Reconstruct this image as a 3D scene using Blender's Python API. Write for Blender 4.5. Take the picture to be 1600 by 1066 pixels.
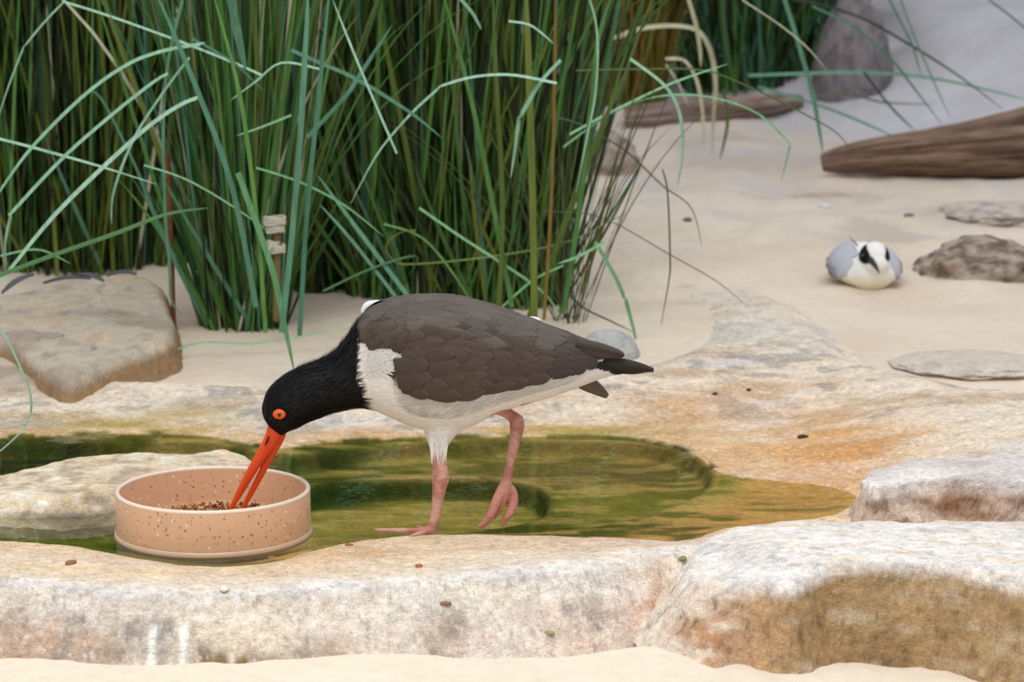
import bpy, bmesh, math, random
import numpy as np
from mathutils import Vector, Matrix

random.seed(7); rng = np.random.default_rng(7)
scn = bpy.context.scene
COL = scn.collection
for o in list(bpy.data.objects): bpy.data.objects.remove(o)

# ------------------------------------------------------------------ camera
H = 0.65; PITCH = math.radians(10.3); FPX = 4000.0
cd = bpy.data.cameras.new('camera'); cam = bpy.data.objects.new('camera', cd); COL.objects.link(cam)
cd.sensor_width = 36; cd.lens = 90; cd.clip_start = .05; cd.clip_end = 60
cam.location = (0, 0, H); cam.rotation_euler = (math.pi/2 - PITCH, 0, 0)
cd.dof.use_dof = True; cd.dof.focus_distance = 2.5; cd.dof.aperture_fstop = 11.0
scn.camera = cam
# ------------------------------------------------------------------ world and light
w = bpy.data.worlds.new('world'); scn.world = w; w.use_nodes = True
wn = w.node_tree.nodes; wl = w.node_tree.links
bg = wn['Background']; bg.inputs[1].default_value = 0.62
tc = wn.new('ShaderNodeTexCoord'); sp = wn.new('ShaderNodeSeparateXYZ'); rp = wn.new('ShaderNodeValToRGB')
wl.new(tc.outputs['Generated'], sp.inputs[0]); wl.new(sp.outputs[2], rp.inputs[0]); wl.new(rp.outputs[0], bg.inputs[0])
rp.color_ramp.elements[0].position = 0.0; rp.color_ramp.elements[0].color = (.70, .74, .78, 1)
rp.color_ramp.elements[1].position = 0.8; rp.color_ramp.elements[1].color = (1.0, 1.05, 1.12, 1)
def area(name, loc, target, size, power, col):
    l = bpy.data.lights.new(name, 'AREA'); l.shape = 'RECTANGLE'; l.size = size[0]; l.size_y = size[1]
    l.energy = power; l.color = col
    o = bpy.data.objects.new(name, l); COL.objects.link(o); o.location = loc
    o.rotation_euler = (Vector(target) - Vector(loc)).to_track_quat('-Z', 'Y').to_euler()
area('skylight', (-.4, 1.0, 3.1), (.1, 2.5, 0), (2.4, 1.8), 76, (1.0, .975, .935))
area('rear_skylight', (1.2, 4.2, 3.6), (.7, 4.0, 0), (2.2, 1.6), 25, (.90, .95, 1.0))
vs = scn.view_settings
scn.display_settings.display_device = 'sRGB'
vs.view_transform = 'Standard'; vs.look = 'None'; vs.gamma = 1; vs.exposure = 0.0; vs.use_curve_mapping = False

# ------------------------------------------------------------------ projection helpers (pixel of the photo -> place)
CP, SP_ = math.cos(PITCH), math.sin(PITCH)
def at(px, py, Y):
    dx = (px-800)/FPX; dy = (533-py)/FPX
    t = Y/(CP + dy*SP_); return Vector((dx*t, Y, H + t*(-SP_ + dy*CP)))
def gp(px, py, z=0.0):
    dx = (px-800)/FPX; dy = (533-py)/FPX
    t = (z-H)/(-SP_ + dy*CP); return Vector((dx*t, t*(CP+dy*SP_), z))
def proj(x, y, z):
    d = y*CP - (z-H)*SP_; u = y*SP_ + (z-H)*CP
    return 800+FPX*x/d, 533-FPX*u/d
def poly(pts, z=0.0): return np.array([tuple(gp(a, b, z))[:2] for a, b in pts])

# ------------------------------------------------------------------ numpy noise
def _h(ix, iy, iz, s):
    n = (ix.astype(np.int64)*374761393 + iy.astype(np.int64)*668265263 + iz.astype(np.int64)*2147483647 + s*1274126177) & 0xffffffff
    n = ((n ^ (n >> 13))*1274126177) & 0xffffffff
    n = ((n ^ (n >> 15))*2246822519) & 0xffffffff
    return ((n ^ (n >> 16)) & 0xffffff)/float(0xffffff)*2-1
def vn(x, y, z, s=0):
    fx, fy, fz = np.floor(x), np.floor(y), np.floor(z); a, b, c = x-fx, y-fy, z-fz
    a = a*a*(3-2*a); b = b*b*(3-2*b); c = c*c*(3-2*c)
    r = 0
    for i in (0, 1):
        for j in (0, 1):
            for k in (0, 1):
                r = r + _h(fx+i, fy+j, fz+k, s)*(a if i else 1-a)*(b if j else 1-b)*(c if k else 1-c)
    return r
def fbm(x, y, z=None, f=1.0, o=4, s=0, g=.5):
    if z is None: z = np.zeros_like(x)
    r = 0; A = 1; t = 0
    for i in range(o):
        r = r + A*vn(x*f+17.3*i, y*f-9.1*i, z*f+3.7*i, s+i); t += A; A *= g; f *= 2.03
    return r/t
def sstep(a, b, x):
    t = np.clip((x-a)/(b-a), 0, 1); return t*t*(3-2*t)
def mix(a, b, t):
    t = np.clip(t, 0, 1)
    if np.ndim(t) == 1: t = t[:, None]
    return a*(1-t) + np.asarray(b)*t
def sdf(x, y, P):
    """signed distance to a closed polygon, negative inside"""
    P = np.asarray(P); Q = np.roll(P, -1, 0)
    d = np.full(x.shape, 1e9); ins = np.zeros(x.shape, bool)
    for (ax, ay), (bx, by) in zip(P, Q):
        ex, ey = bx-ax, by-ay; L = ex*ex+ey*ey+1e-12
        t = np.clip(((x-ax)*ex+(y-ay)*ey)/L, 0, 1)
        d = np.minimum(d, (x-ax-t*ex)**2+(y-ay-t*ey)**2)
        c = ((ay > y) != (by > y)) & (x < (bx-ax)*(y-ay)/((by-ay) if abs(by-ay) > 1e-12 else 1e-12)+ax)
        ins ^= c
    return np.where(ins, -1, 1)*np.sqrt(d)
def smooth_poly(P, n=3):
    P = np.asarray(P, float)
    for _ in range(n):
        Q = np.roll(P, -1, 0); A = P*.75+Q*.25; B = P*.25+Q*.75
        P = np.empty((2*len(A), P.shape[1])); P[0::2] = A; P[1::2] = B
    return P
def lin(r, g, b):
    f = lambda c: (c/255/12.92 if c/255 <= .04045 else ((c/255+.055)/1.055)**2.4)
    return np.array([f(r), f(g), f(b)])

# ------------------------------------------------------------------ object helpers
def tag(o, label=None, cat=None, group=None, kind=None):
    if label: o['label'] = label
    if cat: o['category'] = cat
    if group: o['group'] = group
    if kind: o['kind'] = kind
    return o
def mesh_np(name, V, F, cols=None, smooth=True, uv=None):
    V = np.asarray(V, np.float32); F = np.asarray(F, np.int32)
    me = bpy.data.meshes.new(name); k = F.shape[1]
    me.vertices.add(len(V)); me.vertices.foreach_set('co', V.ravel())
    me.loops.add(F.size); me.loops.foreach_set('vertex_index', F.ravel())
    me.polygons.add(len(F)); me.polygons.foreach_set('loop_start', np.arange(0, F.size, k, dtype=np.int32))
    me.polygons.foreach_set('loop_total', np.full(len(F), k, np.int32))
    me.update(calc_edges=True)
    me.polygons.foreach_set('use_smooth', np.full(len(F), smooth, bool))
    if cols is not None:
        at_ = me.color_attributes.new('Col', 'FLOAT_COLOR', 'POINT')
        c = np.ones((len(V), 4), np.float32); c[:, :3] = cols; at_.data.foreach_set('color', c.ravel())
    if uv is not None:
        l = me.uv_layers.new(name='UVMap'); l.data.foreach_set('uv', np.asarray(uv, np.float32)[F.ravel()].ravel())
    return me
def obj(name, me, mat=None, parent=None, loc=None):
    o = bpy.data.objects.new(name, me); COL.objects.link(o)
    if mat is not None and me is not None and len(me.materials) == 0: me.materials.append(mat)
    if loc is not None: o.location = loc
    if parent is not None: o.parent = parent
    return o
def empty(name, loc=(0, 0, 0)):
    o = bpy.data.objects.new(name, None); COL.objects.link(o); o.location = loc; o.empty_display_size = .02
    return o
def child(name, me, mat, parent):
    """mesh given in world coordinates, parented to an unrotated empty"""
    o = obj(name, me, mat, parent); o.matrix_parent_inverse = Matrix.Translation(-parent.location); return o
def grid_faces(nu, nv, wrap=False):
    a = np.arange(nu*nv).reshape(nu, nv)
    if wrap: a = np.concatenate([a, a[:, :1]], 1)
    return np.stack([a[:-1, :-1], a[:-1, 1:], a[1:, 1:], a[1:, :-1]], -1).reshape(-1, 4)

# ------------------------------------------------------------------ materials
def mat_new(name):
    m = bpy.data.materials.new(name); m.use_nodes = True; nt = m.node_tree
    return m, nt.nodes, nt.links, nt.nodes['Principled BSDF']
def noise_node(N, L, scale, detail=4, vec=None, rough=.6):
    n = N.new('ShaderNodeTexNoise'); n.inputs['Scale'].default_value = scale; n.inputs['Detail'].default_value = detail
    n.inputs['Roughness'].default_value = rough
    if vec is not None: L.new(vec, n.inputs['Vector'])
    return n
def obj_vec(N, L, scale=(1, 1, 1)):
    g = N.new('ShaderNodeTexCoord'); m = N.new('ShaderNodeMapping'); m.inputs['Scale'].default_value = scale
    L.new(g.outputs['Object'], m.inputs['Vector']); return m.outputs[0]
def ground_mat(name, rough, layers, bumps, spec=.25, stretch=(1, 1, 1)):
    """vertex colour times fine grain noise, with bump; layers/bumps = (scale, strength)"""
    m, N, L, P = mat_new(name)
    a = N.new('ShaderNodeVertexColor'); a.layer_name = 'Col'; c = a.outputs['Color']
    v = obj_vec(N, L, stretch)
    for sc, st in layers:
        n = noise_node(N, L, sc, 3, v, .65)
        mr = N.new('ShaderNodeMapRange'); mr.inputs[1].default_value = .3; mr.inputs[2].default_value = .7
        mr.inputs[3].default_value = 1-st; mr.inputs[4].default_value = 1+st*1.05
        L.new(n.outputs[0], mr.inputs[0])
        mx = N.new('ShaderNodeMix'); mx.data_type = 'RGBA'; mx.blend_type = 'MULTIPLY'; mx.inputs[0].default_value = 1
        L.new(c, mx.inputs[6]); L.new(mr.outputs[0], mx.inputs[7]); c = mx.outputs[2]
    L.new(c, P.inputs['Base Color']); P.inputs['Roughness'].default_value = rough
    P.inputs['Specular IOR Level'].default_value = spec
    nrm = None
    for sc, dist in bumps:
        n = noise_node(N, L, sc, 5, v, .6); b = N.new('ShaderNodeBump'); b.inputs['Distance'].default_value = dist
        b.inputs['Strength'].default_value = 1; L.new(n.outputs[0], b.inputs['Height'])
        if nrm is not None: L.new(nrm, b.inputs['Normal'])
        nrm = b.outputs[0]
    if nrm is not None: L.new(nrm, P.inputs['Normal'])
    return m
M_sand = ground_mat('sand', .95, [(900, .10), (60, .05)], [(700, .0008), (60, .002)], .1)
M_rock = ground_mat('pale_sandstone', .85, [(620, .24), (150, .20), (40, .14)], [(520, .0007), (130, .0018), (38, .004)], .15, (.8, 1, 1.25))
M_bould = ground_mat('weathered_stone', .85, [(300, .12), (50, .12)], [(200, .002), (50, .004)], .2)
M_wood = ground_mat('driftwood', .85, [(90, .22), (20, .25)], [(60, .006)], .15, (.12, 1, 1))
M_vert = ground_mat('plain_painted', .6, [(300, .06)], [], .3)

# ================================================================== TERRAIN
def rbf(ctrl):
    pts = np.array([tuple(gp(a, b, z)) for a, b, z in ctrl]); X = pts[:, :2]; Z = pts[:, 2]
    D = np.sqrt(((X[:, None]-X[None])**2).sum(-1))
    A = np.zeros((len(X)+3,)*2); A[:-3, :-3] = D + 1e-3*np.eye(len(X)); A[:-3, -3] = 1; A[:-3, -2:] = X
    A[-3, :-3] = 1; A[-2:, :-3] = X.T
    wv = np.linalg.solve(A, np.concatenate([Z, [0, 0, 0]]))
    def f(x, y):
        r = wv[-3] + wv[-2]*x + wv[-1]*y
        for (px, py), c in zip(X, wv[:-3]): r = r + c*np.sqrt((x-px)**2+(y-py)**2+1e-5)
        return r
    return f
SY = [1.0, 2.22, 2.40, 3.0, 3.22, 3.45, 3.85, 4.5, 5.0, 5.5, 6.0, 6.6, 7.6]
SZ = [-.05, -.041, -.10, -.08, .010, .024, .034, .07, .105, .14, .19, .30, .5]
def sand_z(x, y, detail=True):
    z = np.interp(y, SY, SZ)
    m = sstep(3.3, 3.9, y)
    z = z + .014*fbm(x, y, f=3.1, o=3, s=5)*(.2+m) + .010*m*fbm(x, y, f=7, o=3, s=6) - .014*np.exp(-((x-.40-.25*(y-4.4))/.05)**2)*sstep(4.0, 4.3, y)*sstep(5.3, 5.0, y)
    z = z + .004*fbm(x, y, f=14, o=3, s=9)*(.3+m)
    fr = 1-sstep(2.2, 2.5, y)
    z = z + fr*.007*fbm(x, y, f=9, o=3, s=11)
    # front right sand lies a little higher against the outcrop
    z = z + fr*.010*np.exp(-((x-.13)/.06)**2) - fr*.012*sstep(.2, .45, x)
    # bank that climbs toward the right rear wall
    z = z + .16*sstep(.15, 1.0, (x-.62)*.9 + (y-5.05)*.8)
    z = z + .012*fbm(x, y, f=8, o=4, s=15)*sstep(.05, .3, (x-.62)*.9 + (y-5.05)*.8)
    if detail: z = z + .0012*fbm(x, y, f=60, o=3, s=21)
    return z

W_PX = [(-160,692),(0,684),(100,680),(200,678),(300,678),(370,690),(430,704),(500,692),(560,689),(620,687),(700,683),(800,682),(900,683),(980,686),(1050,696),(1100,716),(1118,742),(1200,750),(1300,760),(1350,776),(1300,812),(1180,820),(1110,830),(1070,856),(1000,846),(900,842),(700,838),(590,842),(500,858),(430,881),(330,889),(220,876),(120,854),(0,846),(-160,840)]
D1_PX = [(-160,700),(0,692),(200,686),(330,688),(420,712),(520,703),(640,692),(800,687),(980,690),(1050,700),(1104,724),(1110,748),(1075,776),(1000,800),(900,822),(700,828),(520,842),(430,866),(330,876),(200,856),(60,838),(-160,830)]
D2_PX = [(380,800),(410,765),(470,742),(520,730),(640,723),(740,724),(800,727),(848,740),(864,760),(845,786),(770,800),(640,812),(500,838),(420,850)]
W_P, D1_P, D2_P = smooth_poly(poly(W_PX), 2), smooth_poly(poly(D1_PX), 2), smooth_poly(poly(D2_PX), 2)
TOP_PX = [(-260,560),(0,572),(100,588),(170,597),(300,602),(420,606),(560,600),(700,592),(860,590),(960,586),(1040,580),(1100,560),(1140,548),(1148,515),(1128,492),(1095,478),(1062,466),(1075,455),(1120,462),(1180,474),(1225,500),(1262,540),(1290,575),(1400,592),(1470,625),(1560,660),(1800,690),(1900,900),
          (1750,905),(1500,900),(1200,900),(1110,868),(1060,866),(1000,884),(900,893),(800,899),(700,906),(600,913),(500,920),(400,926),(300,927),(200,923),(100,916),(0,908),(-260,890)]
zt = lambda a, b: .012 if b > 800 else (.0 if b > 650 else .022)
TOP_P = smooth_poly(np.array([tuple(gp(a, b, zt(a, b)))[:2] for a, b in TOP_PX]), 2)
rock_ctrl = [(-160,848,.004),(100,848,.004),(220,878,.003),(330,890,.003),(430,884,.003),(520,856,.005),(700,838,.006),(900,842,.006),(1050,850,.008),
 (-160,905,.013),(100,915,.013),(300,925,.013),(600,912,.015),(800,898,.017),(1000,882,.020),(1080,860,.024),(1200,860,.018),(1600,880,.02),(1800,900,.02),
 (-160,640,.004),(0,640,.008),(0,600,.018),(-160,575,.022),(200,612,.020),(200,655,.006),(400,615,.020),(400,665,.004),(500,660,.006),(600,640,.010),(600,605,.020),(750,660,.006),(750,610,.02),(900,600,.024),(900,655,.008),(1000,670,.004),
 (1100,620,.018),(1150,690,.006),(1250,650,.010),(1400,620,.030),(1480,670,.034),(1250,720,.004),(1330,745,.001),(1380,715,.012),(1150,550,.032),(1165,505,.040),(1090,468,.034),(1250,570,.030),(1600,700,.040),(1700,660,.045),
 (1400,800,.01),(1600,800,.02),(1180,820,.004)]
rock_f = rbf(rock_ctrl)
def basin_z(x, y):
    ztop = rock_f(x, y)
    ztop = ztop + .0035*fbm(x*.6, y, f=16, o=4, s=31)*sstep(0, .03, sdf(x, y, W_P))
    e = .006*fbm(x, y, f=22, o=3, s=33)
    dw = sdf(x, y, W_P) + e*.5; d1 = sdf(x, y, D1_P) + e*.4; d2 = sdf(x, y, D2_P) + e*.35
    rim = sstep(-.002, .02, dw)
    fl = -.0015 - .004*sstep(0, -.04, dw)
    z = np.where(dw > 0, np.maximum(ztop*rim, .0) + .0006, fl)
    z = z*1.0
    z = z - .013*sstep(.002, -.008, d1) - .022*sstep(.002, -.010, d2)
    # outside the crest the side falls to the sand; steep in front, gentle behind
    dt = sdf(x, y, TOP_P)
    dt = dt + .006*fbm(x, y, f=12, o=3, s=41)
    front = (y < 2.5)
    out = np.maximum(dt, 0)
    drop = np.where(front, out*1.35 + .25*np.minimum(out, .01), out*.35)
    z = z - drop
    rnd = np.where(front, .0045*sstep(-.012, .0, dt), 0)
    z = z - rnd
    # strata and knobs on the front face
    fm = np.where(front, sstep(0, .01, out), 0)
    z = z + fm*(.005*fbm(x*.45, y*2.5, f=20, o=4, s=47) + .0022*fbm(x, y, f=90, o=3, s=49))
    z = z + .0007*fbm(x, y, f=85, o=3, s=55)*np.where(dw > -.01, 1, .3)
    return z, dw, d1, d2, dt

C = dict(sand=lin(232,217,198), sandf=lin(240,227,206), cream=lin(232,216,195), white=lin(238,231,224), greyw=lin(216,210,208), ochre=lin(214,164,108), orange=lin(205,140,82),
         tan=lin(205,172,140), pinkb=lin(188,140,112), rust=lin(165,98,60), algae=lin(128,130,46), deep=lin(38,62,12), dark=lin(34,42,22), olive=lin(168,152,74), floor=lin(196,172,102), grey=lin(150,142,136))
def blob(x, y, a, b, rx, ry, z=0.01):
    """soft elliptical patch centred on the spot seen at (a, b); radii in metres"""
    p = gp(a, b, z); return np.exp(-(((x-p.x)/rx)**2 + ((y-p.y)/ry)**2))

# --- sand bed
def fan(y0, y1, ny, u0, u1, nu):
    ys = y0*(y1/y0)**np.linspace(0, 1, ny); us = np.linspace(u0, u1, nu)
    Y, U = np.meshgrid(ys, us, indexing='ij'); return (U*Y).ravel(), Y.ravel(), grid_faces(ny, nu)[:, ::-1]
x, y, F = fan(1.7, 7.6, 600, -.50, .44, 760)
z = sand_z(x, y)
col = np.repeat(C['sand'][None], len(x), 0)
n1 = fbm(x, y, f=7, o=4, s=61)
col = mix(col, lin(220,202,182), .5+.9*n1)
col = mix(col, C['sandf'], 1-sstep(2.2, 2.6, y))
col = mix(col, lin(200,186,176), .75*sstep(4.0, 5.3, y))
g = fbm(x, y, f=5, o=4, s=66); gw = sstep(.15, .5, g)*sstep(3.6, 4.2, y)
col = mix(col, lin(176,166,160), .5*gw)
col = mix(col, lin(196,190,190), .5*sstep(.25, .5, fbm(x, y, f=11, o=4, s=67))*sstep(3.8, 4.6, y))
for a, b, rx, ry, zz, c, k in [(1270,300,.11,.02,.08,lin(150,126,108),.8),(1480,560,.12,.03,.03,C['greyw'],.6),(1520,330,.10,.12,.07,lin(176,164,158),.7),(1180,380,.02,.02,.05,C['white'],.5),
                               (1010,385,.05,.03,.05,C['white'],.4),(1080,470,.05,.02,.035,C['grey'],.4),(300,500,.2,.08,.03,lin(190,160,130),.4)]:
    col = mix(col, c, k*blob(x, y, a, b, rx, ry, zz)*(.7+.8*fbm(x, y, f=40, o=3, s=68)))
tr = sstep(.06, .35, (x-.62)*.9 + (y-5.05)*.8)     # bank is coated rock, grey-violet
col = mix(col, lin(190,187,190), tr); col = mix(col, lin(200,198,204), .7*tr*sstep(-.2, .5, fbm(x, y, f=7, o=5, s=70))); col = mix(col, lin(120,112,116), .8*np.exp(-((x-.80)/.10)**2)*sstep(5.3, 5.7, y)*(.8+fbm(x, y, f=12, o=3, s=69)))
tag(obj('sand_bed', mesh_np('sand_bed', np.stack([x, y, z], 1), F, col), M_sand), 'pale sand ground of the beach enclosure', None, None, 'structure')

# --- rock basin with the pool hollows
x, y, F = fan(2.08, 3.85, 640, -.36, .33, 880)
z, dw, d1, d2, dt = basin_z(x, y)
n1 = fbm(x*.5, y, f=14, o=5, s=71); n2 = fbm(x, y, f=38, o=4, s=72); n3 = fbm(x*.35, y, f=30, o=4, s=73); n4 = fbm(x, y, f=120, o=3, s=74)
col = np.repeat(C['cream'][None], len(x), 0)
col = mix(col, C['greyw'], sstep(-.05, .4, n1)*.8)
col = mix(col, C['tan'], sstep(.05, .45, n3)*.6)
back = sstep(2.8, 3.0, y); rgt = sstep(.05, .3, x)
col = mix(col, lin(200,176,150), back*.55*sstep(-.3, .4, n3))
col = mix(col, C['grey'], back*.6*sstep(.12, .4, n2+.4*n1))
tg = sstep(3.28, 3.42, y)
col = mix(col, lin(226,214,200), tg*.6)
# ochre stain near the water
near = sstep(.10, .0, dw + .03*n1)
col = mix(col, C['ochre'], near*.75*(.75+.5*n3))
och = blob(x, y, 1250, 715, .13, .12) + .8*blob(x, y, 1150, 650, .12, .14) + .8*blob(x, y, 1330, 690, .07, .07)
col = mix(col, C['ochre'], och*(.75+.6*n3)); col = mix(col, C['orange'], .6*(blob(x, y, 1330, 715, .06, .05)+blob(x, y, 1280, 745, .06, .03))*(.8+n3))
col = mix(col, C['ochre'], .8*blob(x, y, 560, 862, .09, .022)); col = mix(col, lin(222,186,146), .7*blob(x, y, 850, 858, .16, .02))
col = mix(col, lin(226,194,152), .8*blob(x, y, 150, 888, .2, .028)*(.9+n3))
col = mix(col, lin(232,206,172), np.where((y < 2.5) & (dw > 0), .55*sstep(-.012, -.03, dt)*sstep(.12, .0, x)*(.8+n3), 0))
crs = np.where(y < 2.5, sstep(.009, .0, np.abs(dt+.002+.004*n2)), 0)
crest_c = crs*(.5+.5*n1)  # bluish highlight along the crest, painted into the colour
# white crust toward the front crest and its face
cr = sstep(.055, .0, np.abs(dt+.012))*(y < 2.5)
frontx = (y < 2.5)
col = mix(col, C['white'], np.where(frontx, cr*.75*sstep(-.2, .3, n3+.5*n2+.6*n4), 0))
col = mix(col, C['white'], np.where(frontx, .85*sstep(-.25, .05, x)*sstep(-.035, -.02, dt)*sstep(-.3, .25, n1+.2), 0))
face = np.where(frontx, sstep(.012, .035, dt), 0)
col = mix(col, lin(214,192,172), face*.6*sstep(-.2, .4, n3)); col = mix(col, lin(222,196,180), face*.5*sstep(.0, .3, -n2+.4*n4)); col = mix(col, C['greyw'], face*.4*sstep(.1, .4, n2+.5*n4))
low = np.where(frontx, sstep(.012, .032, dt+.006*n2), 0)
col = mix(col, lin(186,156,130), low*.7*sstep(-.05, .3, n1+.5*n2)); col = mix(col, lin(150,138,130), np.where(frontx, .5*sstep(0, .02, dt)*sstep(.22, .4, n2+.3*n4), 0))
for a, b, rx, ry, c, k in [(1000,992,.05,.010,lin(190,128,92),.95),(930,1000,.03,.008,lin(196,150,120),.8),(1060,965,.04,.03,lin(206,160,132),.9),(810,1000,.03,.008,C['grey'],.5),(380,1015,.05,.008,lin(140,115,80),.9),(220,1005,.03,.01,C['grey'],.5),(1130,830,.03,.02,C['white'],.7)]:
    col = mix(col, c, k*blob(x, y, a, b, rx, ry, -.03)*(1+1.6*n2+1.2*n4))
col = mix(col, lin(206,208,214), crest_c*.8); sp_ = fbm(x, y, f=260, o=2, s=77)
col = mix(col, lin(150,132,116), .45*sstep(.35, .6, sp_)*(dw > 0)); col = mix(col, C['white'], .5*sstep(.35, .6, -sp_)*(dw > 0))
for a in (242, 291):
    col = mix(col, lin(250,248,240), np.where(frontx, 1.2*np.exp(-((x-gp(a, 1000, -.03).x-.0006*n4)/.0035)**2)*sstep(.012, .018, dt+.004*n4), 0))
# under water: yellow floor, green algae, dark hollows
wet = sstep(.003, -.004, dw)
fl = mix(np.repeat(C['floor'][None], len(x), 0), C['olive'], .5+n1*1.1)
fl = mix(fl, C['algae'], sstep(-.1, .35, n3+.35*n2)*.8); fl = mix(fl, lin(206,178,118), .7*sstep(.0, .35, -n3+.3*n2)); fl = mix(fl, lin(88,92,34), .6*sstep(.15, .4, n1-.3*n2))
fl = mix(fl, C['algae'], sstep(.0, -.02, d1)*.45)
fl = mix(fl, C['ochre'], sstep(.02, .06, d1)*.75)
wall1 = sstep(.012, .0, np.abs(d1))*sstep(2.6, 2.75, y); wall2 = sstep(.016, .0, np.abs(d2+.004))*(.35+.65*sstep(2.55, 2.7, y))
n5 = fbm(x*.3, y, f=75, o=4, s=78)
fl = mix(fl, lin(96,92,40), .8*sstep(.0, -.012, d1)*sstep(2.66, 2.80, y)*sstep(-.45, .2, n3+.5*n5)*sstep(-.02, .03, d2))  # dark olive reflection at the pool's rear, painted on the floor
fl = mix(fl, lin(122,126,44), .55*sstep(-.02, .3, n5)); fl = mix(fl, lin(206,176,110), .6*sstep(.05, .35, -n5+.2*n1))
fl = mix(fl, lin(60,74,22), .6*sstep(.1, .4, n5+n1*.6)*sstep(2.7, 2.55, y))
fl = mix(fl, lin(206,170,104), .8*sstep(.007, .0, np.abs(d1-.007))*sstep(.18, .24, x))
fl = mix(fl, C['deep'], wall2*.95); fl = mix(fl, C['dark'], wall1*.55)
fl = mix(fl, C['floor'], sstep(-.03, -.06, d2)*.55*(.7+n3))
fl = mix(fl, lin(214,182,130), .9*sstep(.012, .002, np.abs(d2-.009))*sstep(2.72, 2.8, y)*sstep(-.25, .0, n2)*sstep(.3, .0, np.abs(x+.07)))  # lit lip of the inner step, painted as a pale line
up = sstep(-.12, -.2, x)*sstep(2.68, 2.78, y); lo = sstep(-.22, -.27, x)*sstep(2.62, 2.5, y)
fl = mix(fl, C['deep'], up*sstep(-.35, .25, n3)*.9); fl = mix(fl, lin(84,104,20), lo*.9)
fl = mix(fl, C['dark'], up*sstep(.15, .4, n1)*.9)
fl = mix(fl, lin(120,100,70), .6*blob(x, y, 900, 700, .16, .07))  # brownish part of the painted reflection
col = mix(col, fl, wet)
gr = sstep(.012, .0, np.abs(dw-.004))*sstep(2.6, 2.8, y)*sstep(.3, .1, x)
col = mix(col, C['algae'], gr*.75*sstep(-.3, .2, n2))
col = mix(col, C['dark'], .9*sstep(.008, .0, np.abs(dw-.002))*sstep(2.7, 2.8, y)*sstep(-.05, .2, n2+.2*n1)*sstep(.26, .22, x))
col = mix(col, C['olive'], .6*(blob(x, y, 250, 655, .2, .05)+blob(x, y, 900, 668, .12, .035))*(.8+n3))
col = mix(col, C['dark'], .8*blob(x, y, 515, 694, .018, .012)*(1+n2))
ok = z > -.12
tag(obj('rock_basin', mesh_np('rock_basin', np.stack([x, y, z], 1), F, np.clip(col, 0, 1)), M_rock), 'cream and ochre cast rock basin holding the shallow pool', None, None, 'structure')
def ground_z(px, py):
    x = np.array([px]); y = np.array([py])
    a = float(sand_z(x, y)[0])
    if 2.08 < py < 3.85: a = max(a, float(basin_z(x, y)[0][0]))
    return a
def drop(px, py, z=.02):
    """spot of the visible ground seen at this pixel"""
    for _ in range(12):
        p = gp(px, py, z); z = .5*z + .5*ground_z(p.x, p.y)
    p = gp(px, py, z); p.z = ground_z(p.x, p.y); return p

# --- water
m, N, L, P = mat_new('pool_water')
N.remove(P); out = N['Material Output']
tr_ = N.new('ShaderNodeBsdfTransparent'); tr_.inputs[0].default_value = (.96, .955, .86, 1)
gl = N.new('ShaderNodeBsdfGlossy'); gl.inputs['Roughness'].default_value = .03; gl.inputs[0].default_value = (1, 1, 1, 1)
fr = N.new('ShaderNodeFresnel'); fr.inputs[0].default_value = 1.33
mx = N.new('ShaderNodeMixShader'); L.new(fr.outputs[0], mx.inputs[0]); L.new(tr_.outputs[0], mx.inputs[1]); L.new(gl.outputs[0], mx.inputs[2])
L.new(mx.outputs[0], out.inputs[0])
nz = noise_node(N, L, 18, 2, obj_vec(N, L)); bp = N.new('ShaderNodeBump'); bp.inputs['Distance'].default_value = .0009
L.new(nz.outputs[0], bp.inputs['Height']); L.new(bp.outputs[0], gl.inputs['Normal']); L.new(bp.outputs[0], fr.inputs['Normal'])
M_water = m
WP = smooth_poly(poly([(-200,640),(400,668),(900,660),(1080,672),(1160,730),(1380,742),(1400,800),(1180,836),(1100,850),(1080,872),(700,866),(520,884),(330,905),(120,880),(-200,872)]), 2)
bm = bmesh.new(); vsx = [bm.verts.new((a, b, 0)) for a, b in WP]; f_ = bm.faces.new(vsx); bm.normal_update()
if f_.normal.z < 0: f_.normal_flip()
me = bpy.data.meshes.new('pool_water'); bm.to_mesh(me); bm.free()
tag(obj('pool_water', me, M_water), 'shallow clear pool water over green algae', 'water', None, 'stuff')

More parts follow.
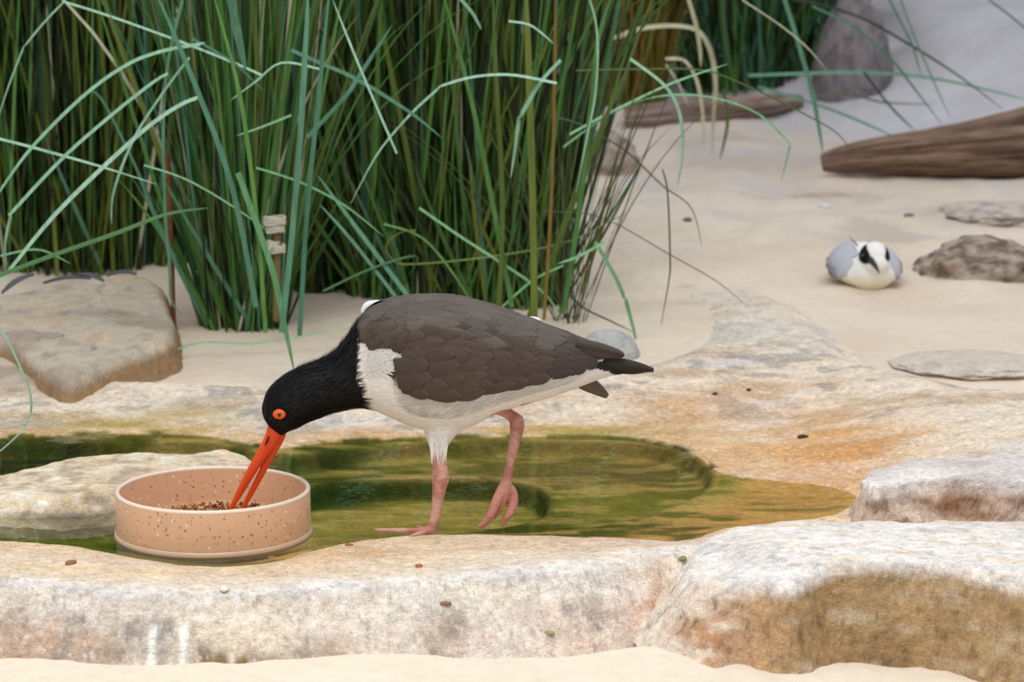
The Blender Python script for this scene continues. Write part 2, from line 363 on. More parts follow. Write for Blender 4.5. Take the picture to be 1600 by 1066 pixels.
# ------------------------------------------------------------------ free rocks as height patches with a falling skirt
def rock_patch(name, P, top, mat, paint, slope=2.5, rnd=.012, step=.0025, skirt=.05, jitter=.005, face_amp=.004, seed=0, jf=14, parent=None, disp=.003):
    P = np.asarray(P); lo = P.min(0)-skirt; hi = P.max(0)+skirt
    xs = np.arange(lo[0], hi[0], step); ys = np.arange(lo[1], hi[1], step)
    X, Y = np.meshgrid(xs, ys, indexing='xy'); ny, nx = X.shape; x = X.ravel(); y = Y.ravel()
    d = sdf(x, y, P) + jitter*fbm(x, y, f=jf, o=4, s=seed)
    zt_ = top(x, y)
    d = d + .0018*fbm(x, y, f=130, o=3, s=seed+5)
    z = zt_ - np.maximum(d, 0)*(slope(x) if callable(slope) else slope) - rnd*np.clip(1+d/(rnd*1.5), 0, 1)**2
    fa = sstep(-.006, .01, d)
    z = z + fa*face_amp*fbm(x*.5, y*2, f=24, o=4, s=seed+3)
    base = np.minimum(sand_z(x, y), .0)*0 + (float(np.min(zt_)) - skirt*(2.6 if callable(slope) else slope)*.8)
    z = np.maximum(z, base)
    keep = z > base + 1e-5
    F = grid_faces(ny, nx)
    F = F[keep[F].any(1)]
    used = np.unique(F); rem = -np.ones(len(x), int); rem[used] = np.arange(len(used)); F = rem[F]
    x, y, z, d = x[used], y[used], z[used], d[used]
    V = np.stack([x, y, z], 1)
    V[:, 0] += disp*fbm(x, y, z*1.5, f=45, o=3, s=seed+7); V[:, 1] += disp*fbm(x, y, z*1.5, f=45, o=3, s=seed+8); V[:, 2] += disp*.4*fbm(x, y, z, f=60, o=3, s=seed+9)
    c = np.clip(paint(x, y, z, d), 0, 1)
    o = obj(name, mesh_np(name, V, F, c), mat, parent)
    return o

# right front outcrop
OC = [(1100,822),(1140,812),(1200,806),(1300,802),(1400,800),(1500,798),(1680,796),(1720,800),(1720,930),(1690,925),(1600,912),(1520,892),(1440,886),(1380,888),(1320,884),(1270,896),(1230,912),(1190,900),(1150,896),(1110,892),(1075,884),(1062,872),(1070,858),(1085,840)]
OP = smooth_poly(poly(OC, .036), 2)
oc_top = rbf([(1100,820,.026),(1085,850,.024),(1100,890,.022),(1000,888,.016),(1050,890,.019),(1150,890,.028),(1150,850,.034),(1200,830,.036),(1230,905,.034),(1300,808,.026),(1300,880,.041),(1450,885,.044),(1450,802,.022),(1600,905,.042),(1600,802,.022),(1850,802,.022),(1850,930,.036),(1180,850,.042)])
def oc_paint(x, y, z, d):
    n = fbm(x, y, z*2, f=18, o=4, s=101); n2 = fbm(x*.5, y, z*2.5, f=45, o=4, s=102); n3 = fbm(x, y, z, f=110, o=3, s=103)
    c = np.repeat(C['white'][None], len(x), 0); c = mix(c, C['greyw'], .6*sstep(-.1, .4, n)); c = mix(c, lin(236,216,190), .6*sstep(.0, .4, n2)); c = mix(c, lin(190,182,178), .5*sstep(.2, .4, n3+.3*n))
    e = oc_top(x, y) - z
    f = sstep(.008, .018, e + .007*n)
    br = mix(np.repeat(lin(178,146,106)[None], len(x), 0), lin(196,172,140), sstep(-.1, .4, n2)); br = mix(br, lin(142,112,78), .55*sstep(.05, .4, n+.3*n3)); br = mix(br, lin(190,180,170), .5*sstep(.25, .5, n2+n*.4))
    lf = sstep(.215, .165, x+.02*n)
    br = mix(br, lin(236,222,206), lf*.95)
    c = mix(c, br, f)
    p = gp(1160, 900, .0); c = mix(c, lin(216,172,132), .7*np.exp(-((x-p.x)/.02)**2)*sstep(.0, .02, e)*(1+n))
    p = gp(1105, 975, -.03); c = mix(c, lin(192,146,108), 1.0*np.exp(-((x-p.x)/.03)**2-((z+.02)/.02)**2)*(1+1.8*n2+n3)); c = mix(c, lin(120,96,70), .6*sstep(.25, .5, n3)*f)
    return c
o = rock_patch('rock_outcrop', OP, oc_top, M_rock, oc_paint, slope=lambda x: 1.15+2.4*sstep(.175, .225, x), rnd=.006, step=.0013, skirt=.043, jitter=.008, face_amp=.006, seed=110, disp=.004)
tag(o, 'large white topped rock outcrop with brown front face at lower right', 'rock')
# step behind it
SC = [(1345,742),(1370,728),(1440,716),(1520,712),(1700,708),(1850,715),(1850,770),(1700,764),(1560,756),(1470,748),(1420,752),(1380,756),(1352,756)]
SPy = smooth_poly(poly(SC, .055), 2)
st_top = rbf([(1345,745,.05),(1440,720,.056),(1400,750,.054),(1520,735,.058),(1600,715,.058),(1700,760,.06),(1850,740,.06)])
def st_paint(x, y, z, d):
    n = fbm(x, y, z*2, f=20, o=4, s=121); n2 = fbm(x*.6, y, z*2.5, f=55, o=4, s=122)
    c = np.repeat(lin(214,206,202)[None], len(x), 0); c = mix(c, lin(232,224,218), sstep(-.2, .3, n)); c = mix(c, lin(190,176,168), .5*sstep(.1, .4, n2))
    e = st_top(x, y) - z; f = sstep(.008, .02, e+.008*n)
    br = mix(np.repeat(lin(208,184,164)[None], len(x), 0), lin(150,120,104), sstep(-.1, .35, n2+.3*n)); br = mix(br, lin(226,206,188), sstep(.1, .4, n))
    c = mix(c, br, f)
    p = gp(1500, 775, .03); c = mix(c, lin(136,94,66), 1.25*np.exp(-((x-p.x)/.035)**2 - ((e-.026)/.014)**2)*(1+1.2*n2))  # brown blotch paints the shade of an undercut on the front
    return c
o = rock_patch('rock_shelf', SPy, st_top, M_rock, st_paint, slope=2.6, rnd=.004, step=.0018, skirt=.04, jitter=.012, face_amp=.010, seed=130, disp=.008)
tag(o, 'stepped pale rock shelf with brown front and painted dark hollow right of the pool', 'rock')
# island left behind the bowl
IC = [(-160,745),(0,742),(60,728),(130,714),(220,706),(300,708),(345,694),(392,704),(408,722),(370,738),(300,745),(230,752),(180,772),(120,782),(0,778),(-160,776)]
IP = smooth_poly(poly(IC, .016), 2)
is_top = rbf([(-160,760,.016),(0,745,.016),(0,775,.016),(120,725,.020),(120,775,.020),(220,710,.018),(220,745,.022),(345,700,.014),(300,735,.014),(400,715,.008)])
def is_paint(x, y, z, d):
    n = fbm(x, y, z*2, f=18, o=4, s=141); n2 = fbm(x, y, z, f=60, o=4, s=142)
    c = np.repeat(lin(224,206,178)[None], len(x), 0); c = mix(c, lin(204,178,140), sstep(-.1, .4, n)*.7); c = mix(c, lin(150,138,126), .6*sstep(.05, .4, n2+.3*n)); c = mix(c, lin(236,228,216), .7*sstep(.2, .45, -n2))
    c = mix(c, lin(120,112,100), .7*sstep(.006, .0, z)*(1+n))
    return c
o = rock_patch('island_rock', IP, is_top, M_rock, is_paint, slope=1.1, rnd=.006, step=.0025, skirt=.03, jitter=.006, seed=150, disp=.003)
tag(o, 'low cream rock rising from the water behind the feeding bowl', 'rock')

# boulder at left
BC = [(-140,470),(0,462),(110,448),(200,438),(240,446),(262,470),(270,520),(262,548),(220,560),(180,572),(130,580),(95,577),(60,556),(28,530),(0,520),(-140,515)]
B_P = smooth_poly(poly([(-150,488),(0,478),(120,462),(200,455),(245,462),(272,500),(268,525),(240,533),(180,545),(130,566),(105,572),(70,558),(30,536),(0,530),(-150,520)], .06), 1)
bo_top = rbf([(-150,500,.06),(0,470,.072),(0,525,.062),(120,455,.078),(200,448,.082),(240,458,.078),(272,500,.06),(240,530,.056),(150,552,.050),(105,570,.046),(40,540,.056),(150,500,.068)])
def bo_paint(x, y, z, d):
    n = fbm(x, y, z, f=11, o=4, s=161); n2 = fbm(x, y*.4, z, f=50, o=4, s=162)
    c = np.repeat(lin(198,186,168)[None], len(x), 0); c = mix(c, lin(176,160,144), sstep(0, .4, n)); c = mix(c, lin(150,140,128), .5*sstep(.15, .4, n2)); c = mix(c, lin(214,184,150), .5*sstep(.1, .4, -n))
    e = bo_top(x, y) - z; c = mix(c, lin(160,128,92), .95*sstep(.006, .016, e)); c = mix(c, lin(92,78,62), .8*sstep(.035, .0, np.abs(n+.3*n2-.28))*sstep(-.02, -.05, d)*sstep(-.5, -.56, x)); c = mix(c, lin(120,104,84), .5*sstep(.01, .02, e)*sstep(0, .3, n2))  # brown sides with their shading painted darker, plus dark crack lines
    return c
o = rock_patch('boulder', B_P, bo_top, M_bould, bo_paint, slope=2.6, rnd=.007, step=.003, skirt=.04, jitter=.006, seed=170, disp=.004)
tag(o, 'grey tan flat topped boulder in front of the left grass', 'boulder')
# low rock left of the boulder front
o = rock_patch('low_rock', smooth_poly(poly([(-200,545),(-40,530),(20,538),(60,562),(90,582),(40,590),(-200,590)], .035), 1), rbf([(-200,560,.045),(0,535,.046),(80,580,.026),(20,588,.030),(-200,590,.034)]), M_bould, bo_paint and (lambda x, y, z, d: mix(np.repeat(lin(200,184,164)[None], len(x), 0), lin(170,154,138), sstep(0, .4, fbm(x, y, z, f=20, o=4, s=180)))), slope=1.2, seed=181)
tag(o, 'low tan rock wedged below the boulder at the left edge', 'rock')

# crusty rock right rear, half buried slab, buried lumps, rock behind grass
def lump(name, cx, cy, z, rx, ry, h, colr, colr2, label, seed, mat=None, amp=.25, n=5, place=None):
    p = Vector(place) if place else drop(cx, cy, z)
    bm = bmesh.new(); bmesh.ops.create_icosphere(bm, subdivisions=n, radius=1)
    V = np.array([v.co[:] for v in bm.verts]); me = bpy.data.meshes.new(name)
    k = 1 + amp*fbm(V[:, 0], V[:, 1], V[:, 2], f=1.3, o=4, s=seed) + amp*.5*fbm(V[:, 0], V[:, 1], V[:, 2], f=5, o=5, s=seed+1)
    V = V*k[:, None]*np.array([rx, ry, h]); 
    for v, c in zip(bm.verts, V): v.co = c
    for f in bm.faces: f.smooth = True
    bm.to_mesh(me); bm.free()
    n_ = fbm(V[:, 0], V[:, 1], V[:, 2], f=4.5/max(rx, ry), o=5, s=seed+2, g=.7)
    c = mix(np.repeat(colr[None], len(V), 0), colr2, sstep(-.1, .3, n_))
    a = me.color_attributes.new('Col', 'FLOAT_COLOR', 'POINT'); cc = np.ones((len(V), 4), np.float32); cc[:, :3] = c; a.data.foreach_set('color', cc.ravel())
    o = obj(name, me, mat or M_bould, None, (p.x, p.y, p.z)); tag(o, label, 'rock' if 'pebble' not in name else 'pebble'); return o
lump('crusted_rock', 1535, 425, .05, .11, .09, .050, lin(178,162,148), lin(112,96,84), 'rough brown grey crusted rock on the sand right of the tern', 201, amp=.30)
lump('buried_rock', 1520, 570, .03, .10, .09, .012, lin(214,202,188), lin(196,184,172), 'half buried grey rock slab in the sand below the tern', 211, amp=.2)
lump('buried_rock', 1560, 335, .06, .10, .10, .020, lin(204,190,178), lin(172,158,150), 'small grey mound of rock half buried below the driftwood log', 221, amp=.3)
lump('background_rock', 925, 262, .09, .085, .07, .075, lin(176,160,150), lin(130,114,106), 'pinkish brown rock behind the right edge of the tall grass', 231, amp=.2)
lump('background_rock', 1312, 125, .13, .085, .10, .21, lin(136,128,130), lin(108,100,104), 'dark grey upright rock beside the rear green clump', 271, amp=.15, place=(.735, 5.56, .20))
lump('pale_pebble', 950, 556, .03, .042, .03, .036, lin(184,186,182), lin(170,172,170), 'smooth pale grey rounded stone beside the tall grass', 241, amp=.05, n=4)

# rear rock wall
ny, nx = 160, 260
xs = np.linspace(-2.4, 2.8, nx); zs = np.linspace(-.1, 1.9, ny); X, Z = np.meshgrid(xs, zs); x = X.ravel(); z = Z.ravel()
y = 6.25 + .28*z + .16*fbm(x, z, f=1.6, o=5, s=260) + .05*fbm(x, z, f=7, o=4, s=262) + .5*sstep(.5, 1.2, x)*z
n = fbm(x, z, f=2.5, o=5, s=264)
col = mix(np.repeat(lin(104,92,92)[None], len(x), 0), lin(146,138,140), sstep(-.3, .4, n)); col = mix(col, lin(160,160,168), sstep(.9, 1.5, x)*.8); col = mix(col, lin(60,54,54), .8*sstep(.1, .4, fbm(x, z, f=5, o=4, s=266)))
tag(obj('wall_back', mesh_np('wall_back', np.stack([x, y, z], 1), grid_faces(ny, nx), col), M_bould), 'grey pink rock wall behind the grasses', None, None, 'structure')

# ================================================================== LOFT HELPERS
def cr_interp(A, n):
    """Catmull-Rom through the rows of A, n samples"""
    A = np.asarray(A, float); m = len(A); t = np.linspace(0, m-1, n); i = np.clip(t.astype(int), 0, m-2); f = (t-i)[:, None]
    P0 = A[np.maximum(i-1, 0)]; P1 = A[i]; P2 = A[i+1]; P3 = A[np.minimum(i+2, m-1)]
    return .5*((2*P1)+(-P0+P2)*f+(2*P0-5*P1+4*P2-P3)*f*f+(-P0+3*P1-3*P2+P3)*f**3)
def tube(pts, rad, nseg=14, n=24, flat=None):
    """closed tapered tube; pts world, rad radii, returns V, F(quads)"""
    A = cr_interp(np.concatenate([np.asarray(pts, float), np.asarray(rad, float)[:, None]], 1), n); P = A[:, :3]; R = np.maximum(A[:, 3], 1e-5)
    T = np.gradient(P, axis=0); T /= np.linalg.norm(T, axis=1)[:, None]+1e-12
    up = np.array([0, 1, 0.]); V = []
    B = np.cross(T, up); bl = np.linalg.norm(B, axis=1)[:, None]; B = np.where(bl > .05, B/(bl+1e-12), np.array([1, 0, 0.])); Nn = np.cross(B, T)
    a = np.linspace(0, 2*np.pi, nseg, endpoint=False)
    # round the ends
    P = np.concatenate([P[:1]-T[:1]*R[0]*.6, P, P[-1:]+T[-1:]*R[-1]*.6]); R = np.concatenate([[R[0]*.35], R, [R[-1]*.35]]); B = np.concatenate([B[:1], B, B[-1:]]); Nn = np.concatenate([Nn[:1], Nn, Nn[-1:]])
    V = P[:, None]+R[:, None, None]*(np.cos(a)[None, :, None]*B[:, None]+np.sin(a)[None, :, None]*Nn[:, None]*(1 if flat is None else flat))
    n2 = len(P); F = grid_faces(n2, nseg, True); V = V.reshape(-1, 3)
    c0, c1 = len(V), len(V)+1; V = np.concatenate([V, P[:1], P[-1:]])
    caps = [[c0, (i+1) % nseg, i, c0] for i in range(nseg)] + [[c1, (n2-1)*nseg+i, (n2-1)*nseg+(i+1) % nseg, c1] for i in range(nseg)]
    return V, F, caps
def add_bm(bm, V, F, caps=()):
    vs_ = [bm.verts.new(v) for v in V]
    for f in F: bm.faces.new([vs_[i] for i in f])
    for f in caps: bm.faces.new([vs_[i] for i in f[:3]])
def remesh(bm, voxel, smooth_it=4):
    me = bpy.data.meshes.new('t'); bmesh.ops.recalc_face_normals(bm, faces=bm.faces); bm.to_mesh(me); bm.free()
    o = bpy.data.objects.new('t', me); COL.objects.link(o)
    r = o.modifiers.new('r', 'REMESH'); r.mode = 'VOXEL'; r.voxel_size = voxel; r.use_smooth_shade = True
    s = o.modifiers.new('s', 'SMOOTH'); s.factor = .5; s.iterations = smooth_it
    dg = bpy.context.evaluated_depsgraph_get(); m2 = bpy.data.meshes.new_from_object(o.evaluated_get(dg))
    bpy.data.objects.remove(o); m2.polygons.foreach_set('use_smooth', np.full(len(m2.polygons), True, bool)); return m2
def set_col(me, c):
    a = me.color_attributes.new('Col', 'FLOAT_COLOR', 'POINT'); cc = np.ones((len(me.vertices), 4), np.float32); cc[:, :3] = np.clip(c, 0, 1); a.data.foreach_set('color', cc.ravel())
def get_v(me):
    v = np.empty(len(me.vertices)*3, np.float32); me.vertices.foreach_get('co', v); return v.reshape(-1, 3).astype(float)

def mat_simple(name, c, rough=.5, spec=.4, sss=0, vcol=False, bump=None, rnd=0):
    m, N, L, P = mat_new(name)
    P.inputs['Base Color'].default_value = (*c, 1); P.inputs['Roughness'].default_value = rough; P.inputs['Specular IOR Level'].default_value = spec
    src = None
    if vcol: a = N.new('ShaderNodeVertexColor'); a.layer_name = 'Col'; src = a.outputs[0]
    if rnd:
        oi = N.new('ShaderNodeObjectInfo'); mr = N.new('ShaderNodeMapRange'); mr.inputs[3].default_value = 1-rnd; mr.inputs[4].default_value = 1+rnd; L.new(oi.outputs['Random'], mr.inputs[0])
        mx = N.new('ShaderNodeMix'); mx.data_type = 'RGBA'; mx.blend_type = 'MULTIPLY'; mx.inputs[0].default_value = 1
        if src is not None: L.new(src, mx.inputs[6])
        else: mx.inputs[6].default_value = (*c, 1)
        L.new(mr.outputs[0], mx.inputs[7]); src = mx.outputs[2]
    if src is not None: L.new(src, P.inputs['Base Color'])
    if sss: P.inputs['Subsurface Weight'].default_value = sss; P.inputs['Subsurface Radius'].default_value = (.004, .002, .001); P.inputs['Subsurface Scale'].default_value = 1
    if bump:
        n = noise_node(N, L, bump[0], 4, obj_vec(N, L, bump[2] if len(bump) > 2 else (1, 1, 1))); b = N.new('ShaderNodeBump'); b.inputs['Distance'].default_value = bump[1]; L.new(n.outputs[0], b.inputs['Height']); L.new(b.outputs[0], P.inputs['Normal'])
    return m

# ================================================================== OYSTERCATCHER
YB = 2.50
# top px, bottom px, half width px
ST = [((419,664),(441,681),10),((411,650),(452,674),19),((411,632),(466,668),26),((420,608),(480,660),30),((441,588),(496,654),32),((468,573),(520,645),34),((494,563),(543,640),36),((521,549),(563,637),40),
      ((543,523),(583,640),47),((560,498),(606,650),55),((583,479),(634,662),61),((622,469),(662,670),65),((665,465),(698,674),67),((712,467),(736,666),67),((757,477),(778,645),64),((808,494),(826,630),58),
      ((858,512),(868,618),49),((903,529),(908,603),37),((940,544),(944,590),26),((972,556),(974,584),17)]
A = []
for (a, b), (c, d), h in ST:
    p = at(a, b, YB); q = at(c, d, YB); A.append([p.x, p.z, q.x, q.z, h/1575])
A = np.array(A); NS = 90; SM = cr_interp(A, NS)
def ssamp(s):
    """s in station units -> centre(x,z), half vector(x,z), half width"""
    t = np.clip(np.asarray(s, float)/(len(ST)-1), 0, 1)*(NS-1); i = np.clip(t.astype(int), 0, NS-2); f = (t-i)[..., None]
    r = SM[i]*(1-f)+SM[i+1]*f
    return r
def surf(s, th, off=0.0):
    """point on the body; th = 0 at the back, positive toward the camera side"""
    r = ssamp(s); cx = (r[..., 0]+r[..., 2])/2; cz = (r[..., 1]+r[..., 3])/2; hx = (r[..., 0]-r[..., 2])/2; hz = (r[..., 1]-r[..., 3])/2; wd = r[..., 4]
    h = np.sqrt(hx**2+hz**2)+1e-9; ux, uz = hx/h, hz/h
    ct, st_ = np.cos(th), np.sin(th)
    e = .92; ct2 = np.sign(ct)*np.abs(ct)**e; st2 = np.sign(st_)*np.abs(st_)**e
    nx_, ny_ = ct/h, st_/wd; nl = np.sqrt(nx_**2+ny_**2); a = h*ct2+off*nx_/nl; b = wd*st2+off*ny_/nl
    return np.stack([cx+a*ux, YB-b, cz+a*uz], -1)
bird = empty('oystercatcher', (gp(675, 832, 0).x, YB, 0))
tag(bird, 'black and white oystercatcher with brown wings feeding from the round bowl', 'bird')
bm = bmesh.new()
ss = np.linspace(0, len(ST)-1, 80); tt = np.linspace(0, 2*np.pi, 40, endpoint=False); S_, T_ = np.meshgrid(ss, tt, indexing='ij')
V = surf(S_, T_).reshape(-1, 3); F = grid_faces(80, 40, True)
c0, c1 = V[:40].mean(0), V[-40:].mean(0); V = np.concatenate([V, [c0, c1]]); n = 80*40
add_bm(bm, V, F, [[n, (i+1) % 40, i] for i in range(40)]+[[n+1, 79*40+i, 79*40+(i+1) % 40] for i in range(40)])
K = 1/1580
def leg(pp, Y, rr, flat=None, n=30):
    V, F, c = tube([tuple(at(a, b, Y if np.isscalar(Y) else Y[i])) for i, (a, b) in enumerate(pp)], [r*K for r in rr], n=n, flat=flat); add_bm(bm, V, F, c)
YN, YF = YB-.016, YB+.014
# near, standing leg
leg([(704,606),(694,650),(687,678),(685,700),(686,720)], [YB, YB-.003, YN+.006, YN+.001, YN], [50,40,25,14,10])
leg([(684,690),(686,715),(688,735),(688,748),(686,765),(682,795),(677,818),(673,830)], YN, [9,9.5,13,14.5,11,8.5,8,9.5])
leg([(675,829),(650,829),(620,829),(590,828),(584,828)], [YN, YN-.002, YN-.004, YN-.006, YN-.006], [6,4.5,4,3,1.5], n=20)
leg([(672,829),(660,826),(652,822)], [YN, YN+.02, YN+.032], [5,4,2], n=12)
leg([(674,830),(655,834),(640,838)], [YN, YN-.02, YN-.03], [5,4,2], n=12)
# far, lifted leg
leg([(770,628),(784,640),(796,648),(806,655),(808,664)], [YB, YF, YF, YF, YF], [20,11,9,10,11])
leg([(806,652),(808,664),(806,682),(800,710),(795,735),(790,757),(788,770)], YF, [10.5,12,10,8,8,9.5,10])
leg([(789,758),(800,768),(802,785),(796,803),(789,812),(784,824)], [YF,YF+.004,YF+.004,YF,YF,YF], [8,8,8,7,5,2.5], n=20)
leg([(787,762),(776,782),(769,800),(760,815),(748,824)], [YF,YF-.008,YF-.01,YF-.008,YF-.006], [9,8,7,6,3.5], n=20)
leg([(790,762),(786,780),(779,797),(772,810)], [YF,YF-.002,YF,YF], [8,7,6,3], n=16)
me = remesh(bm, .0015, 3)
V = get_v(me); px, py = proj(V[:, 0], V[:, 1]*0+YB, V[:, 2])     # side-view drawing of the plumage, on the bird's own plane
nz1 = 7*fbm(V[:, 0], V[:, 1], V[:, 2], f=160, o=3, s=301); nz2 = fbm(V[:, 0], V[:, 2], V[:, 1], f=90, o=3, s=302)
c = np.repeat(lin(236,230,222)[None], len(V), 0)
bx = np.interp(py, [470,495,540,570,600,637,660], [585,566,562,560,566,577,600]) + nz1
WING_PX = np.array([(556,512),(575,486),(600,472),(640,464),(700,460),(760,470),(830,494),(900,520),(985,556),(975,566),(940,556),(905,570),(880,584),(845,590),(800,597),(760,607),(715,618),(655,616),(625,608),(606,592),(612,572),(622,549),(606,541),(590,540),(572,544),(562,535)], float)
c = mix(c, lin(70,60,54), (sdf(px, py, WING_PX) < np.where(px < 680, -10, -2)).astype(float))
c = mix(c, lin(70,60,54), ((py < np.interp(px, [560,620,700,800,900,980], [530,520,520,535,550,565])) & (px > bx)).astype(float))
c = mix(c, lin(17,17,19), sstep(3, -3, px-bx))
c = mix(c, lin(17,17,19), ((px < 560)&(py<700)).astype(float))
c = mix(c, lin(46,39,37), (sdf(px, py, [(922,566),(948,556),(985,552),(1040,575),(1000,590),(960,584),(948,577)]) < nz1*.3).astype(float))
legm = sstep(694, 712, py+nz1*1.6)*(px < 740) + sstep(0, 3, (py-np.interp(px, [738,768,785,800,812,830], [700,640,634,634,630,600])))*(px > 738)*(px < 840)*(py > 625)
lc = mix(np.repeat(lin(212,162,146)[None], len(V), 0), lin(188,128,112), sstep(-.2, .3, nz2)); lc = mix(lc, lin(214,146,132), sstep(752, 775, py)*(px > 740))
c = mix(c, lc, np.clip(legm, 0, 1)*(px > 570))
c = mix(c, lin(206,170,160), sstep(826, 834, py))
set_col(me, c)
M_plum = ground_mat('plumage', .75, [(420, .12)], [(300, .0012)], .15, (.35, 1, 1))
body = child('body', me, M_plum, bird)
body['label'] = 'black head and neck, white belly and pink legs'
# bill: two slightly parted mandibles
M_bill = mat_simple('orange_bill', lin(232,78,24), .38, .4, .1, bump=(60, .0008))
V, F, cp = tube([tuple(at(a, b, YB-.002)) for a, b in [(430,668),(425,684),(408,712),(388,745),(370,778),(359,797)]], [12*K,11.5*K,9*K,7*K,5*K,2.6*K], n=30, nseg=16, flat=.62)
bm = bmesh.new(); add_bm(bm, V, F, cp); me = bpy.data.meshes.new('upper_bill'); bmesh.ops.recalc_face_normals(bm, faces=bm.faces); bm.to_mesh(me); bm.free(); me.polygons.foreach_set('use_smooth', [True]*len(me.polygons)); child('upper_bill', me, M_bill, bird)
V, F, cp = tube([tuple(at(a, b, YB+.003)) for a, b in [(438,676),(434,688),(418,720),(402,752),(386,782),(376,800)]], [9.5*K,8.5*K,6.5*K,5*K,4*K,2*K], n=30, nseg=16, flat=.62)
bm = bmesh.new(); add_bm(bm, V, F, cp); me = bpy.data.meshes.new('lower_bill'); bmesh.ops.recalc_face_normals(bm, faces=bm.faces); bm.to_mesh(me); bm.free(); me.polygons.foreach_set('use_smooth', [True]*len(me.polygons)); child('lower_bill', me, M_bill, bird)
V, F, cp = tube([tuple(at(a, b, YB-.0085)) for a, b in [(420,682),(417,690),(414,696)]], [1.3*K,1.8*K,1*K], n=8, nseg=8)
bm = bmesh.new(); add_bm(bm, V, F, cp); me = bpy.data.meshes.new('nostril'); bm.to_mesh(me); bm.free(); child('nostril', me, mat_simple('dark_slit', lin(70,20,10), .7), bird)
# eyes
def ball(r, sub=3, sc=(1, 1, 1)):
    bm = bmesh.new(); bmesh.ops.create_icosphere(bm, subdivisions=sub, radius=r)
    for v in bm.verts: v.co = Vector((v.co.x*sc[0], v.co.y*sc[1], v.co.z*sc[2]))
    for f in bm.faces: f.smooth = True
    return bm
def ball_mesh(name, r, loc, sub=3, sc=(1, 1, 1)):
    bm = ball(r, sub, sc); bmesh.ops.translate(bm, verts=bm.verts, vec=loc); me = bpy.data.meshes.new(name); bm.to_mesh(me); bm.free(); return me
M_eye = mat_simple('eye_ring_orange', lin(238,92,20), .45); M_iris = mat_simple('iris_amber', lin(196,120,20), .2, .6); M_pup = mat_simple('pupil_black', (.005, .005, .005), .1, .8)
for sgn in (1, -1):
    # ray onto the head side at the eye's pixel
    best = min(((proj(*q)[0]-437)**2+(proj(*q)[1]-648)**2, tuple(q)) for s_ in np.linspace(.8, 3, 40) for q in [surf(np.array(s_), np.array(t_)) for t_ in np.linspace(.6, 2.6, 40)])
    e = np.array(best[1]); 
    if sgn < 0: e[1] = 2*YB-e[1]
    yo = -sgn
    eo = child('eye', ball_mesh('eye', 9.6*K, Vector((e[0], e[1]+yo*.0004, e[2])), sc=(1.08, .40, .86)), M_eye, bird)
    i_ = obj('iris', ball_mesh('iris', 6.0*K, Vector((e[0]+.0003, e[1]+yo*.0012, e[2])), sc=(1, .52, .9)), M_iris, eo)
    p_ = obj('pupil', ball_mesh('pupil', 3.5*K, Vector((e[0]+.0003, e[1]+yo*.0022, e[2])), sc=(1, .6, 1)), M_pup, eo)

# feathers laid over the wings
def feather_mat(name, c, edge, rnd=.16):
    m, N, L, P = mat_new(name)
    uv = N.new('ShaderNodeUVMap'); sp = N.new('ShaderNodeSeparateXYZ'); L.new(uv.outputs[0], sp.inputs[0])
    # |u|
    ab = N.new('ShaderNodeMath'); ab.operation = 'ABSOLUTE'; L.new(sp.outputs[0], ab.inputs[0])
    r = N.new('ShaderNodeMapRange'); r.inputs[1].default_value = .72; r.inputs[2].default_value = 1.0; L.new(ab.outputs[0], r.inputs[0])
    tp = N.new('ShaderNodeMapRange'); tp.inputs[1].default_value = .86; tp.inputs[2].default_value = 1.0; L.new(sp.outputs[1], tp.inputs[0])
    mm = N.new('ShaderNodeMath'); mm.operation = 'MAXIMUM'; L.new(r.outputs[0], mm.inputs[0]); L.new(tp.outputs[0], mm.inputs[1])
    k = N.new('ShaderNodeMath'); k.operation = 'MULTIPLY'; k.inputs[1].default_value = .4; L.new(mm.outputs[0], k.inputs[0])
    mx = N.new('ShaderNodeMix'); mx.data_type = 'RGBA'; mx.inputs[6].default_value = (*c, 1); mx.inputs[7].default_value = (*edge, 1); L.new(k.outputs[0], mx.inputs[0])
    oi = N.new('ShaderNodeObjectInfo'); mr = N.new('ShaderNodeMapRange'); mr.inputs[3].default_value = 1-rnd; mr.inputs[4].default_value = 1+rnd; L.new(oi.outputs['Random'], mr.inputs[0])
    m2 = N.new('ShaderNodeMix'); m2.data_type = 'RGBA'; m2.blend_type = 'MULTIPLY'; m2.inputs[0].default_value = 1; L.new(mx.outputs[2], m2.inputs[6]); L.new(mr.outputs[0], m2.inputs[7]); L.new(m2.outputs[2], P.inputs['Base Color'])
    # barbs
    mp = N.new('ShaderNodeMapping'); mp.inputs['Scale'].default_value = (3, 40, 1); L.new(uv.outputs[0], mp.inputs[0])
    nn = noise_node(N, L, 1.0, 2, mp.outputs[0]); b = N.new('ShaderNodeBump'); b.inputs['Distance'].default_value = .0006; L.new(nn.outputs[0], b.inputs['Height']); L.new(b.outputs[0], P.inputs['Normal'])
    P.inputs['Roughness'].default_value = .62; P.inputs['Specular IOR Level'].default_value = .3
    return m
M_fup = feather_mat('mantle_feather', lin(93,83,76), lin(112,102,95))
M_flo = feather_mat('covert_feather', lin(80,66,57), lin(100,86,75))
M_fbk = feather_mat('tail_feather_black', lin(44,38,36), lin(70,62,58))
M_wtip = feather_mat('wing_tip_feather', lin(76,64,57), lin(104,94,88))
M_shell = mat_simple('underwing', lin(70,59,52), .8)
def inside(px, py, P): return sdf(np.array([px]), np.array([py]), P)[0] < 0
TT = np.linspace(0, np.pi*.72, 60); 
def th_low(s):
    """angle where the lower edge of the folded wing runs at this station"""
    q = surf(np.full(60, s), TT); a, b = proj(q[:, 0], q[:, 1], q[:, 2]); ins = sdf(a, b, WING_PX) < 0
    return TT[np.where(ins)[0].max()] if ins.any() else 0
